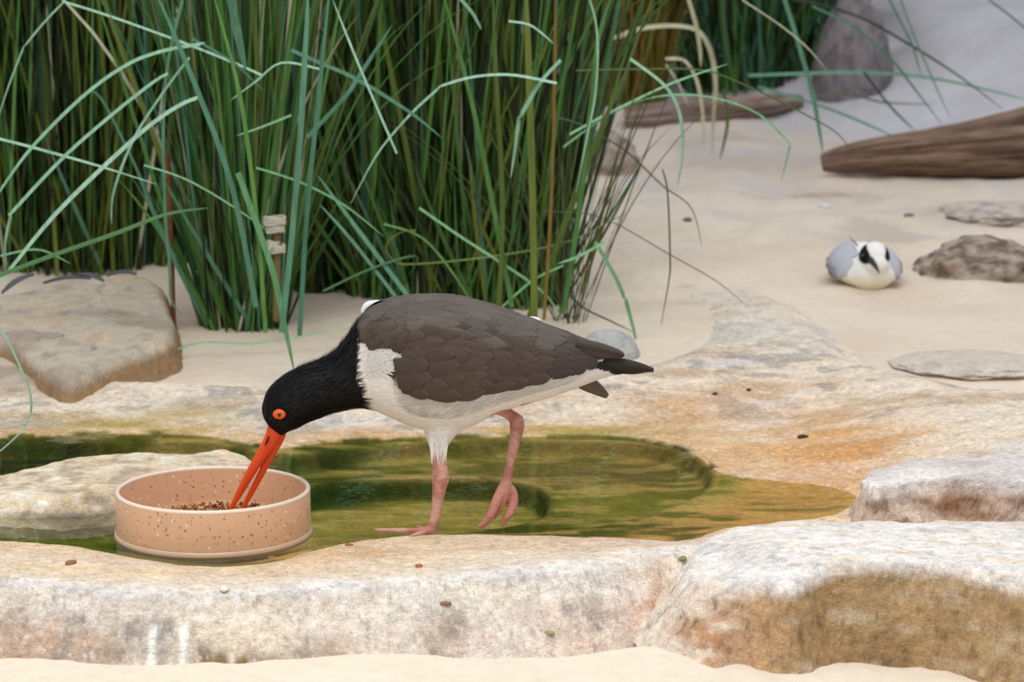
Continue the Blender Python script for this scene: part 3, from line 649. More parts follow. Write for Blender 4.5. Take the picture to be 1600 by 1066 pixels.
def th_rng(s):
    q = surf(np.full(60, s), TT); a, b = proj(q[:, 0], q[:, 1], q[:, 2]); return sdf(a, b, WING_PX) < 0
def feather(s0, th0, L, W, drift, lift, base, side, mat, parent, name='feather', tipr=.5, taper=0):
    nu, nv = 9, 7
    r = ssamp(np.array(s0)); u = np.linspace(0, 1, nu); v = np.linspace(-1, 1, nv)
    # length L (m) in stations
    d = np.linalg.norm(surf(np.array(min(s0+.5, 19)), np.array(th0))-surf(np.array(max(min(s0, 18.5), 0)), np.array(th0)))/.5+1e-6; Ls = L/d
    wd = np.maximum(np.sin(np.pi*np.clip(u*.62+.22, 0, 1))**.6, .2)*np.where(u > tipr, np.sqrt(np.clip(1-((u-tipr)/(1-tipr))**2, 0, 1)), 1); wd = np.maximum(wd, .04)
    U, Vv = np.meshgrid(u, v, indexing='ij'); S = np.clip(s0+U*Ls, 0, 18.99)
    rad = np.maximum(np.linalg.norm(ssamp(S)[..., :2]-ssamp(S)[..., 2:4], axis=-1)/2, .012)
    TH = th0+drift*U + (Vv*W*wd[:, None])/rad
    off = base+lift*U-.0010*Vv**2
    Q = surf(S, TH, off)
    Q[..., 1] = np.where(side > 0, Q[..., 1], 2*YB-Q[..., 1])
    P = Q.reshape(-1, 3); F = grid_faces(nu, nv)
    if side > 0: F = F[:, ::-1]
    uv = np.stack([Vv.ravel(), U.ravel()], 1)
    o = obj(name, mesh_np(name, P, F, uv=uv), mat, parent); return o
for side in (1, -1):
    # inner shell under the feathers
    nu, nv = 70, 24; s = np.linspace(8.6, 18.2, nu); V = []
    lows = np.array([max(th_low(a), .02) for a in s]); Sg = np.repeat(s[:, None], nv, 1); Tg = lows[:, None]*np.linspace(-.05, .97, nv)[None]
    env = np.minimum(1, np.minimum((s-8.5)/1.2, (18.4-s)/1.5))[:, None]*np.ones(nv)
    Q = surf(Sg, Tg, .0008*env+.0001); Q[..., 1] = np.where(side > 0, Q[..., 1], 2*YB-Q[..., 1])
    wing = child('wing', mesh_np('wing', Q.reshape(-1, 3), grid_faces(nu, nv)), M_shell, bird)
    cnt = 0
    rows = []
    # (s start, s end, step, theta fraction range, length, width, drift, lift, base, material)
    for fr_ in np.linspace(.06, .97, 12):      # long tertials and flight feathers at the rear, laid first
        rows.append((13.2+1.0*fr_, fr_, .062-.016*fr_, .0085, .03, .0022, .0015, M_fup if fr_ < .5 else M_flo))
    for fr_ in np.linspace(.05, .95, 10): rows.append((15.2-.4*fr_, fr_, .052-.018*fr_, .0075, .02, .0016, .0018, M_fup if fr_ < .55 else M_flo))
    for fr_ in np.linspace(.3, .97, 9): rows.append((12.0, fr_, .044, .009, .06, .0026, .0022, M_flo if fr_ > .45 else M_fup))
    for j, s_ in enumerate(np.arange(8.7, 14.6, .42)):
        lo_ = th_low(s_); nrow = max(int(lo_*max(ssamp(np.array(s_))[4], .03)/.0082), 3)
        for q in range(nrow+1):
            fr_ = (q+.5*(j % 2))/(nrow+.5)
            rows.append((s_, min(fr_, 1.0)*.985+.01, .022+.010*(j > 5)+.008*random.random(), .0085+.002*(fr_ < .5), .06, .0012 if fr_ < .55 else .0020, .0026+.0002*(14-s_), M_fup if fr_ < random.uniform(.4, .6) else M_flo))
    for s_ in (15.6, 16.3, 17.0):
        for fr_ in np.linspace(.04, .95, 9): rows.append((s_, fr_, .040-(s_-15.6)*.009-.008*fr_, .0065, .01, .0012, .0016, M_wtip))
    for s_ in np.arange(8.8, 10.9, .22):
        for fr_ in np.linspace(.05, .99, 15): rows.append((s_, fr_, .014, .0062, .04, .0016, .0030, M_fup if fr_ < .45 else M_flo))
    for s0, fr_, L_, W_, dr, li, ba, mt in rows:
        s0 += random.uniform(-.1, .1); low_ = th_low(s0)
        if low_ <= .05: continue
        th = low_*fr_
        q = surf(np.array(s0), np.array(th)); a, b = proj(*q)
        if sdf(np.array([a]), np.array([b]), WING_PX)[0] > -2: continue
        feather(s0, th, L_*random.uniform(.9, 1.1), W_*random.uniform(.9, 1.12), dr*random.uniform(-.5, 1.5), li*random.uniform(.7, 1.2), ba, side, mt, wing); cnt += 1
for o in list(bird.children):
    if o.name.startswith('wing'):
        pass
# tail feathers: a stack of dark vanes fanning a little
def vane(name, pts, wpx, Y0, mat, parent, tilt=0.0, nz=.0006, uvw=True):
    """a feather vane seen side-on: centre line px, half widths px, thin in Y with a slight roof"""
    P = cr_interp([[*tuple(at(a, b, Y0+dy)), w_*K] for (a, b, dy), w_ in zip(pts, wpx)], 14); C3 = P[:, :3]; W_ = P[:, 3]
    T = np.gradient(C3, axis=0); T /= np.linalg.norm(T, axis=1)[:, None]; Up = np.cross(T, np.array([0, 1, 0.])); Up /= np.linalg.norm(Up, axis=1)[:, None]
    v = np.linspace(-1, 1, 7); Q = C3[:, None]+Up[:, None]*(v[None, :, None]*W_[:, None, None]); Q[..., 1] += .0035*v[None]**2 - .0015 + tilt*v[None]
    uv = np.stack([np.tile(v, 14), np.repeat(np.linspace(0, 1, 14), 7)], 1)
    me = mesh_np(name, Q.reshape(-1, 3), grid_faces(14, 7), uv=uv); o = child(name, me, mat, parent)
    so = o.modifiers.new('th', 'SOLIDIFY'); so.thickness = .0006; return o
for i in range(7):
    d = (i-3)*.004
    vane('tail_feather', [(918,566-i*.6,d*.4),(950,567+i*.8,d),(990,573+i*.7,d*1.3),(1021,580-abs(i-3)*.8,d*1.2)], [6,11-abs(i-3)*.6,8,1.2], YB-.002+i*.0006, M_fbk, bird)
for i in range(4):
    vane('primary_feather', [(900,536+i*3,0),(935,543+i*3.4,-.002),(965,551+i*1.5,-.002),(975,555+i*.5,-.001)], [7,7,4,1], YB-.020+i*.001, M_wtip, bird)
M_droop = feather_mat('drooping_feather', lin(112,98,84), lin(160,152,142))
vane('drooping_feather', [(896,592,0),(915,598,0),(935,610,0),(949,620,0)], [8,13,9,3.5], YB+.02, M_droop, bird)
M_white = mat_simple('white_feather', lin(232,230,230), .8)
vane('white_wing_bar', [(812,500,0),(825,500,0),(838,501,0),(845,503,0)], [2,4,4.5,1.5], YB+.018, M_white, bird)
vane('white_wing_bar', [(566,490,0),(574,480,0),(586,475,0),(600,473,0)], [3,7,5,2], YB+.026, M_white, bird)
0 and vane('white_rump', [(868,588,0),(900,578,0),(930,569,0),(953,563,0)], [4,9,8,2], YB-.0225, M_white, bird)
# small plumes: thin pointed wisps that soften the plumage edges
def wisps(name, cnt, gen, mat, parent):
    Vs, Fs = [], []
    for i in range(cnt):
        g = gen(i)
        if g is None: continue
        s0, th, L_, lift, w_, dth = g
        d = .0085; Ls = L_/d
        # local station length
        a0 = surf(np.array(s0), np.array(th)); a1 = surf(np.array(min(s0+.3, 19)), np.array(th)); Ls = L_/(np.linalg.norm(a1-a0)/.3+1e-6)
        pts = [surf(np.array(min(s0+Ls*t, 19)), np.array(th+dth*t), .0003+lift*t) for t in (0, .55, 1)]
        side = np.cross(pts[2]-pts[0], a0-np.array([(ssamp(np.array(s0))[0]+ssamp(np.array(s0))[2])/2, YB, (ssamp(np.array(s0))[1]+ssamp(np.array(s0))[3])/2])); side /= np.linalg.norm(side)+1e-9
        k = len(Vs); Vs += [pts[0]-side*w_, pts[0]+side*w_, pts[1]+side*w_*.7, pts[1]-side*w_*.7, pts[2]+side*w_*.08, pts[2]-side*w_*.08]; Fs += [[k, k+1, k+2, k+3], [k+3, k+2, k+4, k+5]]
    o = child(name, mesh_np(name, Vs, Fs), mat, parent); o['kind'] = 'stuff'; return o
M_blk = mat_simple('black_plume', lin(16,16,18), .55, .35); M_wht = mat_simple('white_plume', lin(238,234,228), .8, .2)
def g_black(i):
    s0 = random.uniform(1.2, 9.0); th = random.uniform(-math.pi, math.pi)
    a, b = proj(*surf(np.array(s0), np.array(abs(th))))
    if a > np.interp(b, [470,495,540,570,600,637,660], [585,566,562,560,566,577,600])-4: return None
    if (a-437)**2+(b-648)**2 < 14**2: return None
    ruff = s0 > 4.6 and abs(th) < .7
    return s0, th, random.uniform(.006, .011), (random.uniform(.001, .0045) if ruff else .0006), .0005, random.uniform(-.05, .05)
wisps('black_plumes', 4200, g_black, M_blk, bird)
def g_white(i):
    # bright ragged fringe where the white flank overlaps the wing, and the shoulder patch
    s0 = random.uniform(8.8, 17.0); lo_ = th_low(s0); th = lo_+random.uniform(.02, .5)
    a, b = proj(*surf(np.array(s0), np.array(th)))
    if a < np.interp(b, [470,495,540,570,600,637,660], [585,566,562,560,566,577,600])+3 or b < 540: return None
    up_ = -random.uniform(.0, .12)
    return s0, th*random.choice((1, 1, -1)), random.uniform(.007, .013), .0014, .00032, up_
wisps('white_plumes', 2600, g_white, M_wht, bird)
def g_shoulder(i):
    s0 = random.uniform(8.6, 10.6); th = random.uniform(.9, 1.6); a, b = proj(*surf(np.array(s0), np.array(th)))
    if not (562 < a < 622 and 540 < b < 640): return None
    if inside(a, b, WING_PX): return None
    return s0, th, random.uniform(.005, .010), .0022, .0006, random.uniform(-.2, .05)
wisps('shoulder_plumes', 1200, g_shoulder, M_wht, bird)
# thin plumes hanging on the thigh
V_, F_ = [], []
for i in range(90):
    a0 = random.uniform(670, 700); b0 = random.uniform(672, 700); L_ = random.uniform(16, 32); tx = 686+(a0-686)*.7+random.uniform(-3, 3)
    y0 = YN-math.sqrt(max(.0001, 1-((a0-685)/17)**2))*.008-.001
    p0, p1 = at(a0, b0, y0), at(tx, b0+L_, YN-.0072); k = len(V_); V_ += [(p0.x-.0005, p0.y, p0.z), (p0.x+.0005, p0.y, p0.z), (p1.x+.0001, p1.y, p1.z), (p1.x-.0001, p1.y, p1.z)]; F_.append([k, k+1, k+2, k+3])
o = child('thigh_plumes', mesh_np('thigh_plumes', V_, F_), M_wht, bird); o['kind'] = 'stuff'

# ================================================================== FEEDING BOWL
m, N, L, P = mat_new('speckled_plastic')
vec = obj_vec(N, L); cur = None
base = N.new('ShaderNodeRGB'); base.outputs[0].default_value = (*lin(226,180,142), 1); cur = base.outputs[0]
for sc, thr, colr, k in [(230, .30, lin(70,66,74), .7), (130, .17, lin(60,58,66), .85), (150, .25, lin(200,90,70), .7), (140, .28, lin(246,226,206), .8), (300, .30, lin(120,96,86), .6), (60, .5, lin(196,160,136), .35)]:
    v = N.new('ShaderNodeTexVoronoi'); v.inputs['Scale'].default_value = sc; L.new(vec, v.inputs['Vector'])
    gt = N.new('ShaderNodeMapRange'); gt.inputs[1].default_value = thr; gt.inputs[2].default_value = thr*.55; gt.inputs[3].default_value = 0; gt.inputs[4].default_value = k; L.new(v.outputs['Distance'], gt.inputs[0])
    # keep only some of the cells
    sep = N.new('ShaderNodeSeparateColor'); L.new(v.outputs['Color'], sep.inputs[0]); cm = N.new('ShaderNodeMath'); cm.operation = 'GREATER_THAN'; cm.inputs[1].default_value = .78; L.new(sep.outputs[0], cm.inputs[0])
    mu = N.new('ShaderNodeMath'); mu.operation = 'MULTIPLY'; L.new(gt.outputs[0], mu.inputs[0]); L.new(cm.outputs[0], mu.inputs[1])
    mx = N.new('ShaderNodeMix'); mx.data_type = 'RGBA'; L.new(mu.outputs[0], mx.inputs[0]); L.new(cur, mx.inputs[6]); mx.inputs[7].default_value = (*colr, 1); cur = mx.outputs[2]
L.new(cur, P.inputs['Base Color']); P.inputs['Roughness'].default_value = .38; P.inputs['Subsurface Weight'].default_value = .25; P.inputs['Subsurface Radius'].default_value = (.006, .003, .002); P.inputs['Subsurface Scale'].default_value = 1
M_bowl = m
pc = gp(333, 764, .045); BR = .0975; YC = pc.y
def lathe(name, prof, nseg=96):
    a = np.linspace(0, 2*np.pi, nseg, endpoint=False); pr = np.array(prof)
    V = np.stack([pr[:, 0][:, None]*np.cos(a), pr[:, 0][:, None]*np.sin(a), np.repeat(pr[:, 1][:, None], nseg, 1)], -1).reshape(-1, 3)
    F = grid_faces(len(pr), nseg, True); bm = bmesh.new(); add_bm(bm, V, F); bmesh.ops.remove_doubles(bm, verts=bm.verts, dist=1e-6); bmesh.ops.recalc_face_normals(bm, faces=bm.faces)
    me = bpy.data.meshes.new(name); bm.to_mesh(me); bm.free(); me.polygons.foreach_set('use_smooth', [True]*len(me.polygons)); return me
bowl = empty('feeding_bowl', (pc.x, YC, 0)); tag(bowl, 'round tan speckled plastic feeding bowl standing in the shallow pool', 'bowl')
HB = .0455
obj('bowl_wall', lathe('bowl_wall', [(0,.004),(.03,.004),(.088,.0042),(.0905,.006),(.0922,.012),(.0928,HB-.003),(.0933,HB-.0008),(.0945,HB),(.0962,HB-.0004),(.0972,HB-.0025),(.0973,.012),(.0976,.006),(.0976,.002),(.05,.001),(0,.001)]), M_bowl, bowl)
rim = obj('rim', lathe('rim', [(.0929,HB-.002),(.0934,HB+.0002),(.0947,HB+.0008),(.0964,HB+.0004),(.0974,HB-.002),(.0969,HB-.003),(.0935,HB-.003),(.0929,HB-.002)]), mat_simple('pale_rim', lin(244,222,204), .3, .5, .3), bowl)
m, N, L, P = mat_new('clear_plastic'); P.inputs['Base Color'].default_value = (*lin(226,190,160), 1); P.inputs['Roughness'].default_value = .12; P.inputs['Transmission Weight'].default_value = .15; P.inputs['IOR'].default_value = 1.4
obj('foot_ring', lathe('foot_ring', [(.0974,.0050),(.0984,.0042),(.0992,.0030),(.0994,.0010),(.0990,-.002),(.0974,-.002),(.0974,.0050)]), m, bowl)
# food crumbs in the bowl
V_, F_ = [], []
bmf = bmesh.new()
cols = []
for i in range(900):
    r = .088*math.sqrt(random.random()); a = random.uniform(0, 2*math.pi); s_ = random.uniform(.0010, .0022)
    hgt = .0075 + .010*math.exp(-((r*math.cos(a))**2+(r*math.sin(a)-.02)**2)/.0022)
    mt = Matrix.Translation((r*math.cos(a), r*math.sin(a), hgt+random.uniform(-.001, .0015))) @ Matrix.Rotation(random.uniform(0, 3), 4, 'X') @ Matrix.Rotation(random.uniform(0, 3), 4, 'Y') @ Matrix.Diagonal((s_*random.uniform(.8, 1.5), s_, s_*.8, 1))
    k = len(bmf.verts); bmesh.ops.create_icosphere(bmf, subdivisions=1, radius=1, matrix=mt); nv_ = len(bmf.verts)-k
    cc = random.choice([lin(196,140,96), lin(150,96,60), lin(110,66,40), lin(220,176,130)]); cols += [cc]*nv_
me = bpy.data.meshes.new('food_pellets'); bmf.to_mesh(me); bmf.free(); set_col(me, np.array(cols))
fd = obj('food_pellets', me, mat_simple('pellet', (0.3, .15, .08), .8, .2, vcol=True), None, (pc.x, YC, 0)); tag(fd, 'brown feed crumbs spread on the floor of the bowl', 'food', None, 'stuff')
me = lathe('feed_layer', [(0,.0162),(.02,.0156),(.045,.012),(.07,.0085),(.0915,.0065),(.0915,.0055),(0,.0055)], 48)
tag(obj('feed_layer', me, mat_simple('feed_dust', lin(176,128,92), .9, .1, bump=(300, .002)), None, (pc.x, YC+.004, 0)), 'thin layer of brown mashed feed in the bowl', 'food', None, 'stuff')

# ================================================================== TERN
pt = drop(1350, 452, .03); YT = pt.y+.045; KT = (YT*CP+.6*SP_)/FPX
tern = empty('tern', (pt.x, YT, pt.z)); tag(tern, 'small white tern with grey wings and black eye patches resting on sand', 'bird')
bm = bmesh.new()
zb = pt.z
def tl(px_): return (px_-800)*KT
cx = tl(1350)
# body loft along y: (y offset, centre x, half width, bottom z, top z)
st2 = [(-.054,1356,10,.010,.026),(-.047,1355,30,.001,.038),(-.034,1354,43,-.001,.046),(-.015,1352,50,-.002,.053),(.010,1351,53,-.002,.060),(.04,1350,49,.0,.060),(.075,1348,36,.006,.052),(.105,1347,22,.014,.046),(.13,1346,10,.022,.038)]
A2 = cr_interp([[a, tl(b), c_*KT, d_, e_] for a, b, c_, d_, e_ in st2], 40); a = np.linspace(0, 2*np.pi, 32, endpoint=False)
def tsurf(i, th, off=0):
    r = A2[i]; cz = (r[3]+r[4])/2; h = (r[4]-r[3])/2; return np.array([r[1]+(r[2]+off)*math.sin(th), YT+r[0], zb+cz+(h+off)*math.cos(th)])
V = np.array([tsurf(i, t) for i in range(40) for t in a]); F = grid_faces(40, 32, True); V = np.concatenate([V, [V[:32].mean(0), V[-32:].mean(0)]])
add_bm(bm, V, F, [[1280, (i+1) % 32, i] for i in range(32)]+[[1281, 39*32+i, 39*32+(i+1) % 32] for i in range(32)])
hc = np.array([tl(1359.5), YT-.038, 0]); hc[2] = at(1360, 404, YT-.038).z
def addball(c, r, sc):
    bmesh.ops.create_icosphere(bm, subdivisions=3, radius=1, matrix=Matrix.Translation(c) @ Matrix.Diagonal((r*sc[0], r*sc[1], r*sc[2], 1)))
addball(hc, .0240, (1.0, 1.12, 1.08)); addball(hc+np.array([.001, -.012, -.006]), .0185, (1.1, 1.1, .9)); addball(hc+np.array([-.004, .008, -.022]), .030, (1.15, 1.0, 1.0))
me = remesh(bm, .002, 8); V = get_v(me); px, py = proj(V[:, 0], V[:, 1], V[:, 2])
c = np.repeat(lin(240,238,234)[None], len(V), 0)
c = mix(c, lin(236,222,190), .7*sstep(425, 440, py)*(V[:, 1] < YT))
M_tern = ground_mat('tern_plumage', .75, [(400, .05)], [(300, .0008)], .15)
# eye patches are colour of the bird itself, laid out on its head sides
hx = (V[:, 0]-hc[0])/.0245; hy = (V[:, 1]-hc[1])/.0245; hz = (V[:, 2]-hc[2])/.0245
for sx in (-1, 1):
    aa = np.arctan2(-hy, sx*hx); dd = ((aa-(.55 if sx < 0 else .42))/(.72 if sx < 0 else .62))**2+((hz-.35+.35*(aa-.5))/(.50 if sx < 0 else .40))**2
    c = mix(c, lin(24,24,28), sstep(1.15, .85, dd)*((V-hc)@(V-hc).T).diagonal()[:, None][:, 0]*0+sstep(1.15, .85, dd)*(sx*hx > .15)*(hy < .75)*(np.abs(hz) < .9)*(np.sqrt(hx**2+hy**2+hz**2) < 1.5)) if False else mix(c, lin(24,24,28), sstep(1.15, .85, dd)*(sx*hx > .15)*(hy < .75)*(np.abs(hz) < .9)*(np.sqrt(hx**2+hy**2+hz**2) < 1.5))
set_col(me, c); tb = child('body', me, M_tern, tern)
M_tw = mat_simple('tern_wing_grey', lin(186,188,198), .7, .25, bump=(260, .0012, (1, .2, 1)))
for sx in (-1, 1):
    Q = []; nn = 9
    ii = list(range(7, 40)); 
    for i in ii:
        lo_ = 2.05 if i > 12 else 1.5+.09*(i-6); t0 = .30 + (.35 if i < 12 else 0)
        for t in np.linspace(t0, lo_, nn): Q.append(tsurf(i, sx*t, .0032*min(1, (i-6)/5)))
    wgo = child('wing', mesh_np('wing', Q, grid_faces(len(ii), nn)[:, ::(1 if sx > 0 else -1)]), M_tw, tern); so = wgo.modifiers.new('t', 'SOLIDIFY'); so.thickness = .002; so.offset = -1
    # folded flight feather edge
    for k_, off_ in ((0, 0), (1, .25), (2, .5)):
        pts = [tsurf(i, sx*(1.95-off_), .0045) for i in range(12, 40, 3)]
        V_, F_, cp = tube(pts, [.0009, .0014, .0016, .0016, .0016, .0014, .0012, .001, .0008, .0006][:len(pts)], n=20, nseg=8); bm = bmesh.new(); add_bm(bm, V_, F_, cp); m_ = bpy.data.meshes.new('flight_feather'); bm.to_mesh(m_); bm.free(); child('flight_feather', m_, mat_simple('flight_grey', lin(150,152,164), .7), tern)
b0 = at(1362, 408, YT-.066); b1 = at(1374, 427, YT-.098)
V_, F_, cp = tube([tuple(b0+Vector((0, .008, .002))), tuple(b0), tuple(b0.lerp(b1, .5)+Vector((0, 0, .0015))), tuple(b1)], [.0050, .0046, .0032, .0008], n=16, nseg=12)
bm = bmesh.new(); add_bm(bm, V_, F_, cp); bmesh.ops.recalc_face_normals(bm, faces=bm.faces); m_ = bpy.data.meshes.new('bill'); bm.to_mesh(m_); bm.free(); child('bill', m_, mat_simple('black_bill', lin(46,40,42), .45), tern)
for a_, b_ in ((1348, 399), (1379, 403)):
    p = at(a_, b_, YT-.058 if a_ < 1360 else YT-.056); child('eye', ball_mesh('eye', .0028, p, 2), M_pup, tern)
V_, F_, cp = tube([tuple(at(1340, 384, YT-.01)), tuple(at(1334, 377, YT-.01)), tuple(at(1327, 370, YT-.01))], [.0012, .0008, .0003], n=8, nseg=6)
bm = bmesh.new(); add_bm(bm, V_, F_, cp); m_ = bpy.data.meshes.new('loose_plume'); bm.to_mesh(m_); bm.free(); child('loose_plume', m_, M_blk, tern)

# ================================================================== DRIFTWOOD
def log(name, pts, rad, label, cat, flat, seed, zoff, colr=(132,108,92)):
    A_ = cr_interp(np.concatenate([np.array(pts, float), np.array(rad, float)[:, None]], 1), 90); P_ = A_[:, :3]; R_ = A_[:, 3]
    T_ = np.gradient(P_, axis=0); T_ /= np.linalg.norm(T_, axis=1)[:, None]; B_ = np.cross(T_, [0, 0, 1.]); B_ /= np.linalg.norm(B_, axis=1)[:, None]; N_ = np.cross(B_, T_)
    a = np.linspace(0, 2*np.pi, 64, endpoint=False); l = np.cumsum(np.r_[0, np.linalg.norm(np.diff(P_, axis=0), axis=1)])
    LL = np.repeat(l[:, None], 64, 1); AA = np.repeat(a[None], 90, 0)
    k = 1+.13*fbm(LL*2.2, np.cos(AA)*.9, np.sin(AA)*.9, f=3.2, o=4, s=seed)+.07*fbm(LL*4, np.cos(AA)*2.5, np.sin(AA)*2.5, f=3, o=5, s=seed+1)
    # lengthwise splits
    gnz = fbm(LL*1.0, np.cos(AA)*5, np.sin(AA)*5, f=.9, o=2, s=seed+2); k = k-.035*sstep(.08, .0, np.abs(gnz))
    V_ = P_[:, None]+(R_[:, None]*k)[..., None]*(np.cos(AA)[..., None]*B_[:, None]+flat*np.sin(AA)[..., None]*N_[:, None])
    V_ = V_.reshape(-1, 3); n = fbm(LL*1.6, np.cos(AA)*3, np.sin(AA)*3, f=4, o=5, s=seed+4, g=.7).ravel()
    c = mix(np.repeat(lin(*colr)[None], len(V_), 0), lin(98,76,62), sstep(-.1, .35, n)); c = mix(c, lin(150,130,118), .6*sstep(.1, .4, -n)); c = mix(c, lin(48,34,28), .8*sstep(.06, .0, np.abs(gnz)).ravel())
    V_ = np.concatenate([V_, P_[:1], P_[-1:]]); c = np.concatenate([c, c[:1], c[-1:]]); F_ = grid_faces(90, 64, True)
    cp = np.array([[90*64, (i+1) % 64, i, i] for i in range(64)]); bm = bmesh.new(); vv = [bm.verts.new(v) for v in V_]
    for f in F_: bm.faces.new([vv[i] for i in f])
    for i in range(64): bm.faces.new([vv[90*64], vv[(i+1) % 64], vv[i]]); bm.faces.new([vv[90*64+1], vv[89*64+i], vv[89*64+(i+1) % 64]])
    bmesh.ops.recalc_face_normals(bm, faces=bm.faces)
    me = bpy.data.meshes.new(name); bm.to_mesh(me); bm.free(); set_col(me, c); me.polygons.foreach_set('use_smooth', [True]*len(me.polygons))
    return tag(obj(name, me, M_wood), label, cat)
YL = drop(1400, 281, .08).y + .02
log('driftwood_log', [tuple(at(a, b, y_)) for a, b, y_ in [(1284,254,YL),(1310,250,YL),(1370,243,YL+.01),(1450,238,YL+.02),(1530,232,YL+.03),(1620,224,YL+.05),(1760,212,YL+.08),(1900,200,YL+.1)]],
    [r/820 for r in (13,20,28,36,44,56,66,70)], 'tapering brown driftwood log lying on the sand at right', 'log', 1.0, 401, 0)
YP = drop(1100, 190, .1).y
log('driftwood_plank', [tuple(at(a, b, y_)) for a, b, y_ in [(976,184,YP),(1010,182,YP),(1070,176,YP+.02),(1140,170,YP+.04),(1200,163,YP+.06),(1250,158,YP+.1)]],
    [r/730 for r in (22,25,26,24,20,12)], 'narrow dark driftwood plank in front of the rear grasses', 'log', .8, 421, 0, (142,126,118))

# ================================================================== GRASSES
def grass_mat(name, c, c2, rnd=.25, rough=.45, spec=.35):
    m, N, L, P = mat_new(name)
    oi = N.new('ShaderNodeObjectInfo'); at_ = N.new('ShaderNodeVertexColor'); at_.layer_name = 'Col'
    mx = N.new('ShaderNodeMix'); mx.data_type = 'RGBA'; mx.inputs[6].default_value = (*c, 1); mx.inputs[7].default_value = (*c2, 1)
    ad = N.new('ShaderNodeMath'); ad.operation = 'ADD'; L.new(oi.outputs['Random'], ad.inputs[0]); sp = N.new('ShaderNodeSeparateColor'); L.new(at_.outputs[0], sp.inputs[0]); L.new(sp.outputs[0], ad.inputs[1])
    fr_ = N.new('ShaderNodeMath'); fr_.operation = 'FRACT'; L.new(ad.outputs[0], fr_.inputs[0]); L.new(fr_.outputs[0], mx.inputs[0])
    # slight streaks along the blade
    n = noise_node(N, L, 1, 3, obj_vec(N, L, (180, 180, 9))); mr = N.new('ShaderNodeMapRange'); mr.inputs[1].default_value = .3; mr.inputs[2].default_value = .7; mr.inputs[3].default_value = .75; mr.inputs[4].default_value = 1.2; L.new(n.outputs[0], mr.inputs[0])
    m2 = N.new('ShaderNodeMix'); m2.data_type = 'RGBA'; m2.blend_type = 'MULTIPLY'; m2.inputs[0].default_value = 1; L.new(mx.outputs[2], m2.inputs[6]); L.new(mr.outputs[0], m2.inputs[7])
    L.new(m2.outputs[2], P.inputs['Base Color']); P.inputs['Roughness'].default_value = rough; P.inputs['Specular IOR Level'].default_value = spec
    return m
G_olive = grass_mat('grass_olive', lin(68,90,28), lin(108,120,46)); G_green = grass_mat('grass_green', lin(50,96,44), lin(92,136,64)); G_dark = grass_mat('grass_dark', lin(20,34,14), lin(40,56,22))  # grass_dark is near black to paint shade between the stems
G_teal = grass_mat('grass_teal', lin(66,112,88), lin(92,140,112)); G_pale = grass_mat('grass_pale', lin(138,184,152), lin(170,206,182)); G_mint = grass_mat('grass_mint', lin(104,158,108), lin(132,182,132))  # grass_pale: sky sheen of the upper blade sides put into the colour
G_brown = grass_mat('grass_brown', lin(112,92,36), lin(138,110,44)); G_beige = grass_mat('grass_beige', lin(176,176,142), lin(196,190,158)); G_wire = grass_mat('grass_wiry', lin(52,62,36), lin(80,88,52))
GM = dict(o=G_olive, g=G_green, d=G_dark, t=G_teal, p=G_pale, m=G_mint, b=G_brown, e=G_beige, w=G_wire)
def blade_np(C3, W_, face, fold=.35):
    """folded ribbon along C3; W_ half widths; face = direction the upper side looks"""
    T = np.gradient(C3, axis=0); T /= np.linalg.norm(T, axis=1)[:, None]+1e-9
    S = np.cross(T, face); S /= np.linalg.norm(S, axis=1)[:, None]+1e-9; Nn = np.cross(S, T)
    V = np.stack([C3-S*W_[:, None], C3-Nn*(W_*fold)[:, None], C3+S*W_[:, None]], 1); return V.reshape(-1, 3), grid_faces(len(C3), 3)
def make_variant(kind, rs):
    """one blade rooted at the origin, unit metres, leaning toward +X"""
    K_ = 12; t = np.linspace(0, 1, K_)
    if kind == 'straight': L_ = rs.uniform(.55, .95); lean = rs.uniform(-.06, .17); bend = rs.uniform(-.08, .16); w_ = rs.uniform(.0018, .0052)
    elif kind == 'arch': L_ = rs.uniform(.5, .85); lean = rs.uniform(.1, .25); bend = rs.uniform(.3, .7); w_ = rs.uniform(.0018, .0032)
    elif kind == 'wiry': L_ = rs.uniform(.25, .55); lean = rs.uniform(.1, .4); bend = rs.uniform(-.1, .6); w_ = rs.uniform(.0008, .0014)
    else: L_ = rs.uniform(.12, .38); lean = rs.uniform(.1, .45); bend = rs.uniform(-.1, .3); w_ = rs.uniform(.0015, .0032)
    ang = lean+bend*t**2*1.6; dl = L_/(K_-1)
    x_ = np.r_[0, np.cumsum(np.sin(ang[:-1])*dl)]; z_ = np.r_[0, np.cumsum(np.cos(ang[:-1])*dl)]; y_ = rs.uniform(-.03, .03)*t**2
    W_ = w_*np.clip(1.0-t**3, .05, 1)*(.75+.5*np.minimum(t*3, 1)*.5)
    face = np.array([math.cos(rs.uniform(0, 3.1)), math.sin(rs.uniform(0, 3.1)), .2]); return blade_np(np.stack([x_, y_, z_], 1), W_, face)
rs = np.random.default_rng(11)
KINDS = {k: [make_variant(k, rs) for _ in range(n_)] for k, n_ in (('straight', 16), ('arch', 6), ('wiry', 6), ('short', 6))}
cache = {}
def var_mesh(kind, vi, mk):
    key = (kind, vi, mk)
    if key not in cache: V_, F_ = KINDS[kind][vi]; cache[key] = mesh_np('blade', V_, F_, cols=np.zeros((len(V_), 3))); cache[key].materials.append(GM[mk])
    return cache[key]
